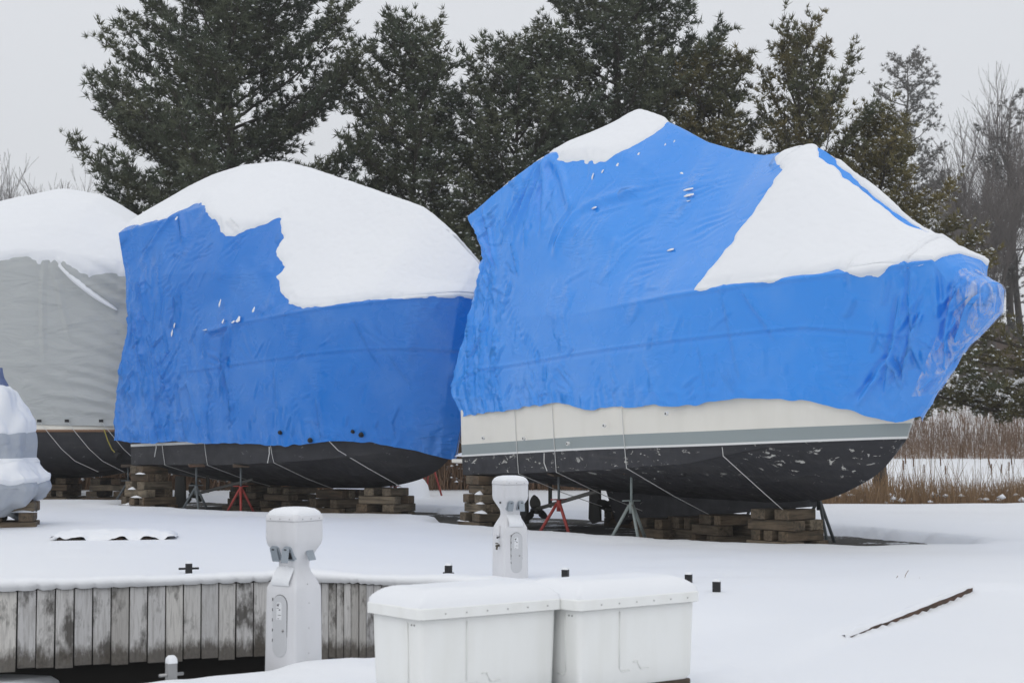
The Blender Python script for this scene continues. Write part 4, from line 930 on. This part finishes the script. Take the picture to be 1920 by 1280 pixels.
# ---------------------------------------------------------------- dock boxes
def dock_box(corner, ang, L, Wd, label, red_skid):
    # local frame: x along the long face, y inward, origin at the near corner of the lid rim line
    b = thing('dock_box', label, 'dock box', (corner[0], corner[1], -.12), ang, 'white dock boxes')
    zb, zt = .045, .57
    def rect(x0, y0, x1, y1, z, r=.04, n=4):
        pts = []
        for (cx, cy, a0) in ((x1-r, y0+r, -90), (x1-r, y1-r, 0), (x0+r, y1-r, 90), (x0+r, y0+r, 180)):
            for i in range(n+1): a = R(a0+90*i/n); pts.append((cx+r*math.cos(a), cy+r*math.sin(a), z))
        return pts
    t = .014
    secs = [rect(t+.02, t+.02, L-t-.02, Wd-t-.02, zb), rect(t, t, L-t, Wd-t, zb+.03)]+[rect(t*(1-k), t*(1-k), L-t*(1-k), Wd-t*(1-k), zb+.03+(zt-zb-.03)*k) for k in (.25, .5, .75, 1)]
    V, F = loft(secs); auto_smooth(mesh('body', V, F, BOX, b), 40)
    o = .03
    lid = [rect(-o, -o, L+o, Wd+o, zt-.012, .05, 5), rect(-o, -o, L+o, Wd+o, zt+.05, .05, 5), rect(-o+.012, -o+.012, L+o-.012, Wd+o-.012, zt+.062, .05, 5), rect(.03, .03, L-.03, Wd-.03, zt+.085, .05, 5)]
    V, F = loft(lid); l_ = auto_smooth(mesh('lid', V, F, BOX, b), 40)
    MB().add(rect(-o+.004, -o+.004, L+o-.004, Wd+o-.004, zt-.0135, .05, 5), [tuple(range(24))]).build('lid_lip', GASKET, l_)
    # snow: domed, rounded off at the rim
    gx = np.linspace(-o, L+o, 60); gy = np.linspace(-o, Wd+o, 40); GX, GY = np.meshgrid(gx, gy, indexing='ij')
    e = np.minimum(np.minimum(GX+o, L+o-GX), np.minimum(GY+o, Wd+o-GY))
    GZ = zt+.045+.115*np.clip(1-(1-np.clip(e/.17, 0, 1))**2, 0, 1)**.7+.006*fbm(GX*4, GY*4, 0, 131)
    # keep the corners of the snow round
    rc = .07
    dx = np.maximum(np.maximum(-o+rc-GX, GX-(L+o-rc)), 0); dy = np.maximum(np.maximum(-o+rc-GY, GY-(Wd+o-rc)), 0); q = np.hypot(dx, dy)
    sc = np.where(q > rc, rc/np.maximum(q, 1e-6), 1.0)
    GX2 = np.where(GX < L/2, -o+rc-dx*sc+np.where(dx > 0, 0, GX+o-rc), L+o-rc+dx*sc+np.where(dx > 0, 0, GX-(L+o-rc)))
    GY2 = np.where(GY < Wd/2, -o+rc-dy*sc+np.where(dy > 0, 0, GY+o-rc), Wd+o-rc+dy*sc+np.where(dy > 0, 0, GY-(Wd+o-rc)))
    mesh('snow', np.stack([GX2, GY2, GZ], 2), grid_faces(60, 40), SNOW, b, smooth=True)
    for k in range(6):
        x = .16+(L-.2)*k/5.4
        MB().tube([(x, -o-.001, zt+.018), (x, -o-.005, zt+.018)], .0042, 8).build('rivet', RIVET, l_)
    for y in (.07, .10): MB().tube([(.004, y, zt-.05), (-.003, y, zt-.05)], .006, 8).build('rivet', RIVET, b)
    # embossed drain ribs on the long face and the end
    def yf(z): return t*(1-(z-zb-.03)/(zt-zb-.03))-.0035
    def rib(pts, name, end=False):
        m = MB()
        for (x0, z0), (x1, z1) in zip(pts[:-1], pts[1:]):
            a = (x0, yf(z0), z0) if not end else (yf(z0), x0, z0); c = (x1, yf(z1), z1) if not end else (yf(z1), x1, z1)
            m.tube([a, c], .004, 6)
        m.build(name, BOX, b, smooth=True)
    rib([(.34, zt-.04), (.345, .17), (.36, .145), (.43, .145)], 'embossed_rib')
    rib([(.46, .20), (.50, .20), (.525, .15), (.60, .15)], 'embossed_rib')
    rib([(.14, zt-.04), (.145, .16), (.16, .14), (.23, .14)], 'embossed_rib', True)
    for y in (.08, Wd-.08): MB().box((L/2+.02, y, .008), (L-.06, .09, .07)).build('skid', PLANK, b, bevel=.006)
    return b
dock_box((-.55, 10.36), R(37), 1.05, .56, 'near white dock box, left of the pair, under thick snow', True)
dock_box((.425, 10.885), R(37.5), 1.01, .56, 'white dock box at the right of the pair on dark red skids', True)

# ---------------------------------------------------------------- black mooring posts and small things in the snow
def post(loc, h, w, label, bar, mat=BLACK, rz=0.0, capsnow=.02):
    p = thing('mooring_post', label, 'mooring post', loc, rz, 'mooring posts along the dock edge')
    MB().box((0, 0, h/2-.06), (w, w*.75, h+.12)).build('shaft', mat, p, bevel=.004)
    if bar: MB().tube([(-bar/2, 0, h*.32), (bar/2, 0, h*.32)], .012, 8).build('crossbar', mat, p, smooth=True)
    V, F = loft([rsq(w*.5, h-.002, .012, 3), rsq(w*.48, h+capsnow*.6, .015, 3), rsq(w*.3, h+capsnow, .012, 3)]); mesh('snow', V, F, SNOW, p, smooth=True)
    return p
post((-3.53, 18.74, .03), .085, .07, 'black post with a long crossbar behind the left seawall', .22, rz=R(20))
post((-.67, 18.10, .02), .125, .07, 'black post with a short crossbar left of the far pedestal', .12, rz=R(-20))
post((.55, 17.7, .02), .115, .07, 'black post just right of the far pedestal', 0, rz=R(-20))
post((1.78, 17.3, .02), .10, .07, 'black post behind the right end of the dock boxes', 0, rz=R(-20))
post((1.96, 16.45, .0), .125, .075, 'rightmost black post standing alone beyond the dock boxes', 0, rz=R(-15))
post((-2.36, 11.92, -.15), .12, .07, 'grey metal post with a crossbar and snow cap on the dock edge', .18, STEEL, R(37), .05)

pal = thing('snowy_pallet', 'row of brown plank ends under a snow slab at left', 'pallet', (-5.68, 24.6, .0), R(9))
for k in range(8):
    MB().box((-.72+.195*k, -.1, .005), (.13, .62, .07)).build('plank', PLANK, pal, bevel=.006)
gx = np.linspace(-.88, .86, 60); gy = np.linspace(-.48, .5, 30); GX, GY = np.meshgrid(gx, gy, indexing='ij')
e = np.minimum(np.minimum(GX+.88, .86-GX), np.minimum(GY+.48+.05*noise(GX*9, GX*0, 0, 141), .5-GY))
GZ = .032+.10*np.sqrt(np.clip(e/.3, 0, 1))-.04*np.clip(-e/.03, 0, 1)+.012*noise(GX*7, GY*7, 0, 142)-.05*(GX/.9)*0
mesh('snow', np.stack([GX, GY, GZ], 2), grid_faces(60, 30), SNOW, pal, smooth=True)
bm_ = thing('half_buried_timber', 'long brown timber half buried in snow at right', 'timber', (4.46, 16.8, .005), math.atan2(13.4-16.8, 2.55-4.46))
MB().box((1.9, 0, -.01), (3.8, .10, .10)).build('beam', PLANK, bm_, bevel=.008, rot=(0, R(1.1), 0))
gx = np.linspace(-.03, 3.9, 120); pr = [(-.12, -.06), (-.065, .035), (-.02, .055), (.045, .052), (.052, .035), (.054, .030)]
Pb = np.zeros((120, 6, 3))
for j, (yy, zz) in enumerate(pr):
    Pb[:, j, 0] = gx; Pb[:, j, 1] = yy+(.006*noise(gx*5, gx*0, 0, 151) if j > 2 else 0); Pb[:, j, 2] = zz-.0192*gx+(.008*noise(gx*4, gx*0, j, 152) if 0 < j < 4 else 0)
mesh('snow', Pb, grid_faces(120, 6), SNOW, bm_, smooth=True)

mo = thing('snow_mound', 'rounded snow mound seen under the bow of the deep blue boat', 'snow mound', (-3.0, 39.2, 0))
a = np.linspace(0, 2*math.pi, 40); r_ = np.linspace(0, 1, 16); AG, RG = np.meshgrid(a, r_, indexing='ij')
mesh('snow', np.stack([1.15*RG*np.cos(AG), .9*RG*np.sin(AG), .78*np.sqrt(np.clip(1-RG**2.4, 0, 1))*(1+.05*noise(np.cos(AG)*RG*3, np.sin(AG)*RG*3, 0, 161))-.03], 2), grid_faces(40, 16), SNOW, mo, smooth=True)
# ---------------------------------------------------------------- trees
def tube_batch(segs, n=4):
    """segs: array (k, 8): x0 y0 z0 r0 x1 y1 z1 r1 -> open tubes, one mesh"""
    s = np.asarray(segs, float); p0, r0, p1, r1 = s[:, :3], s[:, 3], s[:, 4:7], s[:, 7]
    t = p1-p0; t /= np.maximum(np.linalg.norm(t, axis=1, keepdims=True), 1e-9)
    ref = np.where(np.abs(t[:, 2:3]) < .9, [[0, 0, 1.]], [[1., 0, 0]]); a = np.cross(t, ref); a /= np.linalg.norm(a, axis=1, keepdims=True); b = np.cross(t, a)
    V = []
    for p, r in ((p0, r0), (p1, r1)):
        for j in range(n):
            q = 2*math.pi*j/n; V.append(p+(a*math.cos(q)+b*math.sin(q))*r[:, None])
    V = np.stack(V, 1); k = len(s); base = np.arange(k)[:, None]*2*n
    F = np.stack([np.concatenate([base+j, base+(j+1) % n, base+n+(j+1) % n, base+n+j], 1) for j in range(n)], 1).reshape(-1, 4)
    return V.reshape(-1, 3), F
def tufts(pos, dirs, size, rng, nn=12, spread=.56, width=.0140):
    """needle tufts: every needle a slim triangle fanning out from the twig tip"""
    k = len(pos); d = dirs[:, None, :]+rng.normal(0, spread, (k, nn, 3)); d /= np.linalg.norm(d, axis=2, keepdims=True)
    L = (size[:, None]*rng.uniform(.7, 1.15, (k, nn)))[..., None]
    tip = pos[:, None, :]+d*L; sd = np.cross(d, rng.normal(0, 1, (k, nn, 3))); sd /= np.maximum(np.linalg.norm(sd, axis=2, keepdims=True), 1e-6)
    w = width*(size/.17)[:, None, None]
    base = pos[:, None, :]+rng.normal(0, .012, (k, nn, 3))+d*L*.12
    V = np.stack([base+sd*w, tip, base-sd*w], 2).reshape(-1, 3)
    F = (np.arange(k*nn)[:, None]*3+np.array([[0, 1, 2]])); return V, F
def snow_blobs(pos, size, rng):
    k = len(pos); t = np.array([(1, 0, 0), (-.5, .87, 0), (-.5, -.87, 0), (0, 0, .55), (0, 0, -.3)])
    an = rng.uniform(0, 6.28, k); c, s = np.cos(an), np.sin(an)
    V = t[None]*size[:, None, None]*rng.uniform(.7, 1.3, (k, 5, 1)); x = V[..., 0]*c[:, None]-V[..., 1]*s[:, None]; y = V[..., 0]*s[:, None]+V[..., 1]*c[:, None]
    V = np.stack([x, y, V[..., 2]], 2)+pos[:, None, :]
    F = np.array([(0, 1, 3), (1, 2, 3), (2, 0, 3), (1, 0, 4), (2, 1, 4), (0, 2, 4)]); F = (np.arange(k)[:, None, None]*5+F[None]).reshape(-1, 3)
    return V.reshape(-1, 3), F
def pine(name, label, base, H, prof, seed, limbs=60, dens=1.0, z0=.12, mat=NEEDLE, snow=.30, tuft=.23, lift=(.10, .75), extra=(), cat='tree', group='pines behind the boats', trunk_r=.2, up=.45, scale=1.0, spreadk=1.15):
    rng = np.random.default_rng(seed); r = random.Random(seed)
    t = thing(name, label, cat, base, 0, group); t.scale = (scale,)*3
    # trunk
    tp = [(0, 0, -.3)]; n = 9
    for i in range(1, n+1): tp.append((.10*math.sin(i*1.3+seed), .10*math.cos(i*1.7+seed), H*i/n*.985))
    def trunk_at(z): return np.array([np.interp(z, [p[2] for p in tp], [p[k] for p in tp]) for k in (0, 1)]+[z])
    MB().tube(tp, [trunk_r*(1-.93*i/n) for i in range(n+1)], 8).build('trunk', BARK, t, smooth=True)
    seg = []; tpos = []; tdir = []; tsz = []
    items = []
    limbs = int(limbs*.80)
    for i in range(limbs):
        f = z0+(1-z0)*((i+.5)/limbs)**.95; az = i*2.39996+r.uniform(-.5, .5)
        lump = 1+.32*float(noise(math.cos(az)*1.6, math.sin(az)*1.6, f*H*.55, seed+3))
        items.append((f, az, float(np.interp(f, [a for a, b in prof], [b for a, b in prof]))*r.uniform(.80, 1.18)*lump*spreadk, None))
    for (f, az, L, el) in extra: items.append((f, az, L, el))
    Zv = np.array([0, 0, 1.0])
    for f, az, L, el in items:
        L = max(L, .25)
        p = trunk_at(f*H); e = el if el is not None else lift[0]+(lift[1]-lift[0])*f**1.3+r.uniform(-.15, .15)
        d = np.array([math.cos(az)*math.cos(e), math.sin(az)*math.cos(e), math.sin(e)])
        ns = max(4, int(L/.28)); st = L/ns; rad = .012+.016*L**.8
        side = np.array([-math.sin(az), math.cos(az), 0])
        for k in range(ns):
            q = (k+1)/ns
            d2 = d+Zv*(up*q**2)+side*r.uniform(-.14, .14)+rng.normal(0, .06, 3); d2 /= np.linalg.norm(d2)
            p2 = p+d2*st; seg.append((*p, rad*(1-q*.8+.8/ns), *p2, rad*(1-q*.8)))
            if q > .18:
                nb = int((2.8+r.random()*1.8)*dens)
                for rep in range(nb):
                    s = 1 if (rep+k) % 2 else -1
                    bl = (.36+.62*min(1, L/2.2)*(1-.35*q))*r.uniform(.5, 1.25)
                    bd = d2*r.uniform(.35, .9)+side*s*r.uniform(.25, 1.0)+Zv*r.uniform(-.35, .75); bd /= np.linalg.norm(bd)
                    b0 = p+(p2-p)*r.random(); b1 = b0+bd*bl; seg.append((*b0, .010, *b1, .004))
                    m = max(2, int(bl/.135))
                    for w in range(m):
                        a = (w+1.0)/m; pos = b0+(b1-b0)*a; dd = bd*.8+Zv*.45+rng.normal(0, .35, 3); dd /= np.linalg.norm(dd)
                        tpos.append(pos+rng.normal(0, .05, 3)); tdir.append(dd); tsz.append(tuft*r.uniform(.75, 1.2))
            p = p2
        tpos.append(p); tdir.append(d2); tsz.append(tuft*1.25)
    tpos = np.array(tpos); tdir = np.array(tdir); tsz = np.array(tsz)
    V, F = tube_batch(seg, 3); tag(mesh('branches', V, F, BARK, t), kind='stuff')
    V, F = tufts(tpos, tdir, tsz, rng); tag(mesh('crown', V, F, mat, t), kind='stuff')
    clump = noise(tpos[:, 0]*1.1, tpos[:, 1]*1.1, tpos[:, 2]*1.5, seed)*.5+.5
    sel = rng.random(len(tpos)) < snow*(.5+3.4*clump**2)
    if sel.any():
        V, F = snow_blobs(tpos[sel]+tdir[sel]*tsz[sel][:, None]*.35+np.array([0, 0, .03]), rng.uniform(.024, .075, sel.sum()), rng); tag(mesh('snow', V, F, SNOW, t, smooth=True), kind='stuff')
    return t
T1 = [(.1, 3.2), (.25, 4.0), (.40, 3.5), (.55, 3.4), (.72, 3.2), (.85, 2.4), (.95, 1.3), (1, .7)]
pine('pine_tree', 'tallest broad dark pine behind the grey and deep blue boats', (-8.0, 48, .1), 17.5, T1, 3, 150, 1.0, .12, snow=.20, extra=[(.40, 3.3, 4.9, .35), (.46, 2.95, 4.4, .40), (.33, 3.2, 4.4, .2), (.26, 3.05, 4.4, .25), (.36, .1, 3.9, .3), (.24, -.15, 4.6, .05), (.22, .2, 4.9, .02), (.48, 3.4, 4.7, .45), (.35, 2.9, 4.5, .35)], trunk_r=.3)
pine('pine_tree', 'round topped pine left of the middle, open trunk showing', (-2.75, 47, .1), 12.2, [(.1, 2.4), (.3, 2.8), (.44, 2.0), (.50, 1.3), (.60, 1.6), (.75, 1.7), (.88, 1.5), (.96, 1.1), (1, .7)], 5, 92, 1.05, .10, snow=.34, extra=[(.56, 3.2, 2.7, .25), (.5, 3.4, 2.6, .1), (.36, 3.0, 3.2, .02), (.34, 3.4, 3.0, -.05), (.38, 3.2, 3.4, .1)])
pine('pine_tree', 'shorter snow flecked pine between the round topped and tall pines', (.2, 46.5, .1), 11.5, [(.1, 2.9), (.3, 3.0), (.5, 2.5), (.7, 2.1), (.85, 1.6), (.95, 1.0), (1, .5)], 8, 104, 1.1, .06, snow=.48)
pine('pine_tree', 'tall dark pine behind the peak of the bright blue boat', (2.9, 48, .1), 16.8, [(.1, 2.7), (.3, 2.8), (.5, 2.3), (.62, 2.4), (.76, 2.3), (.9, 1.6), (1, .6)], 12, 120, 1.1, .08, snow=.40, extra=[(.58, -.1, 3.2, .5), (.62, .2, 3.0, .6), (.55, 3.2, 2.8, .3)], trunk_r=.28)
pine('pine_tree', 'small topped pine just right of the tall dark pine', (5.7, 47, .1), 11.4, [(.1, 2.4), (.35, 2.4), (.6, 1.8), (.8, 1.3), (.93, .9), (1, .5)], 15, 96, 1.0, .08, NEEDLE_MIX, .38)
pine('pine_tree', 'open sparse pine with upswept limbs above the blue bow peak', (7.9, 46.5, .1), 11.7, [(.1, 2.0), (.35, 2.4), (.55, 2.3), (.75, 1.9), (.9, 1.4), (1, .6)], 18, 72, .75, .12, NEEDLE_MIX, snow=.18, lift=(.35, 1.15), up=.6, tuft=.21)
pine('pine_tree', 'yellowish olive pine right of the blue bow peak', (10.15, 47, .1), 9.9, [(.1, 2.4), (.3, 2.5), (.55, 2.0), (.8, 1.3), (1, .4)], 22, 84, 1.0, .16, NEEDLE_OLIVE, .30, .20, extra=[(.6, .2, 2.6, .3), (.5, -.2, 2.9, .2), (.4, .1, 3.0, .1), (.7, -.1, 2.2, .4), (.35, -.3, 2.8, .1), (.55, .5, 2.5, .3)])
pine('pine_tree', 'olive brown pine low behind the roof of the bright blue boat', (6.0, 52, .1), 9.6, [(.1, 2.3), (.4, 2.3), (.7, 1.5), (1, .4)], 25, 64, 1.0, .1, NEEDLE_OLIVE, .22, .20)
pine('pine_tree', 'low olive pine between the sparse pine and the blue bow ridge', (8.9, 50, .1), 7.6, [(.05, 2.4), (.4, 2.3), (.7, 1.4), (1, .4)], 26, 50, 1.0, .1, NEEDLE_OLIVE, .26, .20)
pine('pine_tree', 'distant pointed conifer top above the olive pine', (29.8, 128, 5.4), 12.3, [(.1, 2.2), (.5, 1.9), (.7, 1.4), (.8, .7), (.9, .95), (1, .3)], 28, 60, .8, .2, NEEDLE_DARK, .18, .18, lift=(-.15, .4), scale=1.95)
pine('pine_tree', 'dark conifer in the shade beyond the bright blue bow', (34.3, 127, 5.4), 6.3, [(.1, 2.2), (.4, 1.9), (.7, 1.2), (1, .2)], 31, 40, .75, .05, NEEDLE_DARK, .14, .17, lift=(-.2, .2), scale=1.95)
pine('pine_tree', 'dark pine trunk and limbs at the upper right edge', (38.2, 130, 5.4), 11.0, [(.1, 1.6), (.4, 1.8), (.7, 1.7), (.9, .9), (1, .3)], 33, 28, .55, .25, NEEDLE_DARK, .1, .18, lift=(-.1, .3), scale=1.95)
pine('pine_tree', 'low snow flecked pine filling the gap between the blue boats', (-1.2, 45.5, .1), 6.8, [(.05, 2.1), (.3, 2.5), (.6, 1.7), (1, .3)], 36, 60, 1.1, .03, snow=.48)
pine('pine_tree', 'low pine behind the snowy roof of the deep blue boat', (-4.6, 50, .1), 7.4, [(.05, 1.9), (.3, 2.1), (.6, 1.4), (1, .3)], 38, 54, 1.0, .03, snow=.35)
pine('pine_tree', 'pine beyond the right edge reaching low boughs over the reeds', (13.6, 38.5, -.2), 10, [(.1, 1.4), (.5, 1.3), (.8, .8), (1, .2)], 41, 24, .85, .5, snow=.42, tuft=.19,
     mat=NEEDLE_MIX, extra=[(.30, 3.35, 4.8, -.02), (.25, 3.15, 5.3, -.10), (.34, 3.2, 4.4, .04), (.27, 3.5, 4.2, -.12), (.22, 3.3, 4.5, -.08), (.31, 2.85, 4.1, -.02), (.20, 3.05, 3.6, -.02)])

def bare_segs(H, seed, r0, levels=5, spread=.5, lean=(0, 0), first=.3, kids=(3, 3, 3, 3, 2)):
    r = random.Random(seed); out = []; trunk = []
    def grow(p, d, L, rad, lev):
        n = 3 if lev < 3 else 2; st = L/n; q = p
        for k in range(n):
            d = (d+Vector((r.gauss(0, .10), r.gauss(0, .10), r.gauss(.03, .08)))).normalized()
            q2 = q+d*st; ra, rb = rad*(1-.35*k/n), rad*(1-.35*(k+1)/n)
            (trunk if lev < 2 else out).append((*q, ra, *q2, rb))
            if lev < levels and (k > 0 or lev > 0):
                for c in range(kids[min(lev, 4)]):
                    if r.random() < .54:
                        a = r.uniform(0, 6.28); side = Vector((math.cos(a), math.sin(a), r.uniform(-.1, .5)))
                        nd = (d*(1-spread*.5)+side*spread*r.uniform(.6, 1.2)+Vector((0, 0, .25))).normalized()
                        grow(q2, nd, L*r.uniform(.48, .72), rb*r.uniform(.42, .62), lev+1)
            q = q2
        if lev < levels: grow(q, (d+Vector((r.gauss(0, .15), r.gauss(0, .15), .1))).normalized(), L*.7, rad*.6, lev+1)
    grow(Vector((0, 0, -.3)), Vector((lean[0], lean[1], 1)).normalized(), H*first*1.25, r0, 0)
    return trunk, out
def bare_tree(base, H, seed, label, r0=.16, mat=TWIG, lean=(0, 0), levels=5, spread=.55, scale=1.0):
    t = thing('bare_tree', label, 'tree', base, 0, 'leafless trees beyond the yard'); t.scale = (scale,)*3
    a, b = bare_segs(H, seed, r0, levels, spread, lean)
    b = [(s[0], s[1], s[2], max(s[3], .006), s[4], s[5], s[6], max(s[7], .0045)) for s in b]
    V, F = tube_batch(a, 6); mesh('trunk', V, F, BARK, t, smooth=True)
    V, F = tube_batch(b, 3); tag(mesh('twigs', V, F, mat, t), kind='stuff'); return t
bare_tree((33.2, 126, 5.4), 11.2, 2, 'thin leafless tree just right of the pointed conifer', .09, scale=1.95)
bare_tree((34.6, 122, 5.0), 8.2, 7, 'leafless tree with fine twigs behind the blue bow pulpit', .11, scale=1.95)
bare_tree((35.8, 125, 5.3), 9.8, 9, 'leafless tree with a leaning trunk near the right edge', .15, lean=(-.25, 0), scale=1.95)
bare_tree((38.0, 128, 5.4), 11.6, 14, 'tall leafless tree at the far right edge', .17, scale=1.95)
bare_tree((31.9, 121, 5.0), 7.0, 19, 'leafless tree low behind the slope of the blue bow cover', .1, scale=1.95)
bare_tree((36.6, 120, 4.8), 8.0, 23, 'dark leafless tree with a bent trunk above the pine boughs', .14, lean=(.22, 0), scale=1.95)
bare_tree((33.6, 131, 5.5), 8.6, 37, 'twiggy leafless tree behind the others at right', .10, scale=1.95)
bare_tree((37.0, 133, 5.5), 10.4, 43, 'leafless tree with a wide fan of twigs near the right edge', .12, scale=1.95)
bare_tree((34.9, 130, 5.5), 9.4, 51, 'leafless tree with crossing limbs behind the bow pulpit', .13, scale=1.95)
bare_tree((37.8, 122, 5.0), 9.0, 57, 'leafless tree with low limbs beside the right edge', .14, scale=1.95)
bare_tree((-4.2, 56, .8), 8.6, 29, 'leafless tree in the gap beside the tallest pine', .08)
bare_tree((9.6, 53, .3), 9.0, 30, 'leafless sapling showing through the open sparse pine', .08)
# far wood beyond the grey boat, one grey mass of trunks and twigs
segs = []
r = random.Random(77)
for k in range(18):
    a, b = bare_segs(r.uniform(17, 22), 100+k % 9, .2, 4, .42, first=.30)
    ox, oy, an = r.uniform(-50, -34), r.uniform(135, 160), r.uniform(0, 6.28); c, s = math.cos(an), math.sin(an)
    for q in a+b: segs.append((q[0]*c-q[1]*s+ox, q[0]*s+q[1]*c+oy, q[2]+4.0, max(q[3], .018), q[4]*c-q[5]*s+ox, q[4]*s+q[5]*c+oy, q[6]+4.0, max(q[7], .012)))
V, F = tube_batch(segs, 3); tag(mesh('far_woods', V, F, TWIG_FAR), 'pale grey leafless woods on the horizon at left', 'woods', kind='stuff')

# ---------------------------------------------------------------- reeds, brush, dry grass
def blades(x, y, z, h, w, lean, rng, tipw=.25):
    k = len(x); a = rng.uniform(0, 6.28, k); dx, dy = np.cos(a)*lean*h, np.sin(a)*lean*h
    b = rng.uniform(0, 3.14, k); wx, wy = np.cos(b)*w, np.sin(b)*w
    P0 = np.stack([x, y, z], 1); P1 = P0+np.stack([dx*.35, dy*.35, h*.6], 1); P2 = P0+np.stack([dx, dy, h], 1); Wv = np.stack([wx, wy, 0*w], 1)
    V = np.stack([P0-Wv, P0+Wv, P1+Wv*.8, P1-Wv*.8, P2+Wv*tipw, P2-Wv*tipw], 1).reshape(-1, 3); i = np.arange(k)[:, None]*6
    F = np.concatenate([i+np.array([[0, 1, 2, 3]]), i+np.array([[3, 2, 4, 5]])]); return V, F
rng = np.random.default_rng(9)
k = 24000
x = rng.uniform(4.6, 16, k); y = 35.4+rng.gamma(2.0, .85, k); ok = noise(x*.7, y*.7, 0, 171)+.45*rng.normal(0, 1, k) > -.55; x, y = x[ok], y[ok]
V, F = blades(x, y, np.full(len(x), -.55), np.where(rng.random(len(x)) < .04, rng.uniform(1.1, 1.5, len(x)), rng.uniform(.45, 1.02, len(x)))*(1+.2*noise(x*.9, y*.5, 0, 172)), rng.uniform(.004, .010, len(x)), rng.uniform(0, .38, len(x)), rng)
tag(mesh('reed_bed', V, F, REED), 'tawny dry reeds along the near edge of the frozen pond', 'reeds', kind='stuff')
segs = []
for i in range(46):
    x0, y0 = rng.uniform(5, 13), rng.uniform(35.6, 39); h = rng.uniform(1.2, 1.75); l = rng.normal(0, .12, 2)
    segs += [(x0, y0, -.5, .006, x0+l[0], y0+l[1], -.5+h*.86, .005), (x0+l[0], y0+l[1], -.5+h*.86, .016, x0+l[0]*1.15, y0+l[1]*1.15, -.5+h, .014)]
V, F = tube_batch(segs, 5); tag(mesh('cattails', V, F, BRUSH), 'dark cattail heads standing above the reeds', 'cattails', kind='stuff')
def brush(name, label, fx, n, hh, ww, mat, seed, lean=.5):
    rg = np.random.default_rng(seed); x, y, z = fx(rg, n); V, F = blades(x, y, z, rg.uniform(*hh, len(x)), rg.uniform(*ww, len(x)), rg.uniform(.05, lean, len(x)), rg); return tag(mesh(name, V, F, mat), label, 'brush', kind='stuff')
def f1(rg, n):
    x = rg.uniform(14, 60, n); y = 108+rg.gamma(2, 1.6, n); return x, y, ground_z(x, y)
brush('shore_brush', 'brown brush on the far shore of the frozen pond', f1, 26000, (.3, 1.35), (.008, .022), BRUSH, 5)
def f2(rg, n):
    x = rg.uniform(14, 60, n); y = rg.uniform(110, 128, n); ok = noise(x*.5, y*.3, 0, 181) > -.1; x, y = x[ok], y[ok]; return x, y, ground_z(x, y)
brush('dry_grass', 'sparse dry stems on the snowy bank beyond the pond', f2, 7000, (.35, 1.1), (.01, .025), BRUSH, 6, .7)
def f3(rg, n):
    x = rg.uniform(-14, 4.5, n); y = 43+rg.gamma(2.2, .9, n); return x, y, ground_z(x, y)
brush('undergrowth', 'tangled brown undergrowth at the foot of the pines', f3, 20000, (.5, 1.9), (.006, .018), BRUSH, 7, .9)
def f3s(rg, n):
    x = rg.uniform(-14, 4.5, n); y = 42.8+rg.gamma(2.2, .9, n); return x, y, ground_z(x, y)
rg = np.random.default_rng(8); x, y, z = f3s(rg, 5000); V, F = snow_blobs(np.stack([x, y, z+rg.uniform(.2, 1.5, 5000)], 1), rg.uniform(.03, .075, 5000), rg)
tag(mesh('undergrowth_snow', V, F, SNOW, smooth=True), 'snow caught in the brown undergrowth', 'snow', kind='stuff')
rg = np.random.default_rng(18); x, y, z = rg.uniform(5, 14, 160), 35.3+rg.gamma(2, .6, 160), None
V, F = snow_blobs(np.stack([x, y, np.full(160, -.05)+rg.uniform(-.2, .25, 160)], 1), rg.uniform(.04, .14, 160), rg)
tag(mesh('reed_snow', V, F, SNOW, smooth=True), 'small clumps of snow caught low in the reeds', 'snow', kind='stuff')
# brown rounded mound behind the pine boughs
mo = thing('earth_mound', 'brown rounded mound on the bank behind the pine boughs at right', 'mound', (36.3, 127, 5.2))
a = np.linspace(0, 2*math.pi, 48); r_ = np.linspace(0, 1, 20); AG, RG = np.meshgrid(a, r_, indexing='ij')
nz = noise(np.cos(AG)*RG*2.5, np.sin(AG)*RG*2.5, 0, 191)
mesh('earth', np.stack([1.75*RG*np.cos(AG)*(1+.06*nz), 1.5*RG*np.sin(AG), 4.6*np.sqrt(np.clip(1-RG**3, 0, 1))*(1+.03*nz)-.5], 2), grid_faces(48, 20), MOUND, mo, smooth=True)
# a few weed stems poking through the yard snow
w = MB()
for (px, py, h, l) in ((3.95, 17.7, .07, .03), (4.05, 17.75, .12, .05), (4.22, 17.7, .05, -.02)): w.tube([(px, py, 0), (px+l*.4, py, h*.6), (px+l, py, h)], .003, 4)
tag(w.build('weed_stems', BRUSH), 'thin dry weed stems poking through snow near the buried timber', 'weeds', kind='stuff')

# ---------------------------------------------------------------- damp winter air
hz = MB().box((0, 120, 22), (460, 300, 50)).build('haze', None)
hm = bpy.data.materials.new('haze'); hm.use_nodes = True; hn = hm.node_tree.nodes
hn.remove(hn['Principled BSDF']); pv = hn.new('ShaderNodeVolumePrincipled'); pv.inputs['Density'].default_value = .0008; pv.inputs['Color'].default_value = (.95, .96, .98, 1); pv.inputs['Anisotropy'].default_value = .2
hm.node_tree.links.new(pv.outputs[0], hn['Material Output'].inputs['Volume']); hz.data.materials.append(hm)
tag(hz, kind='stuff')
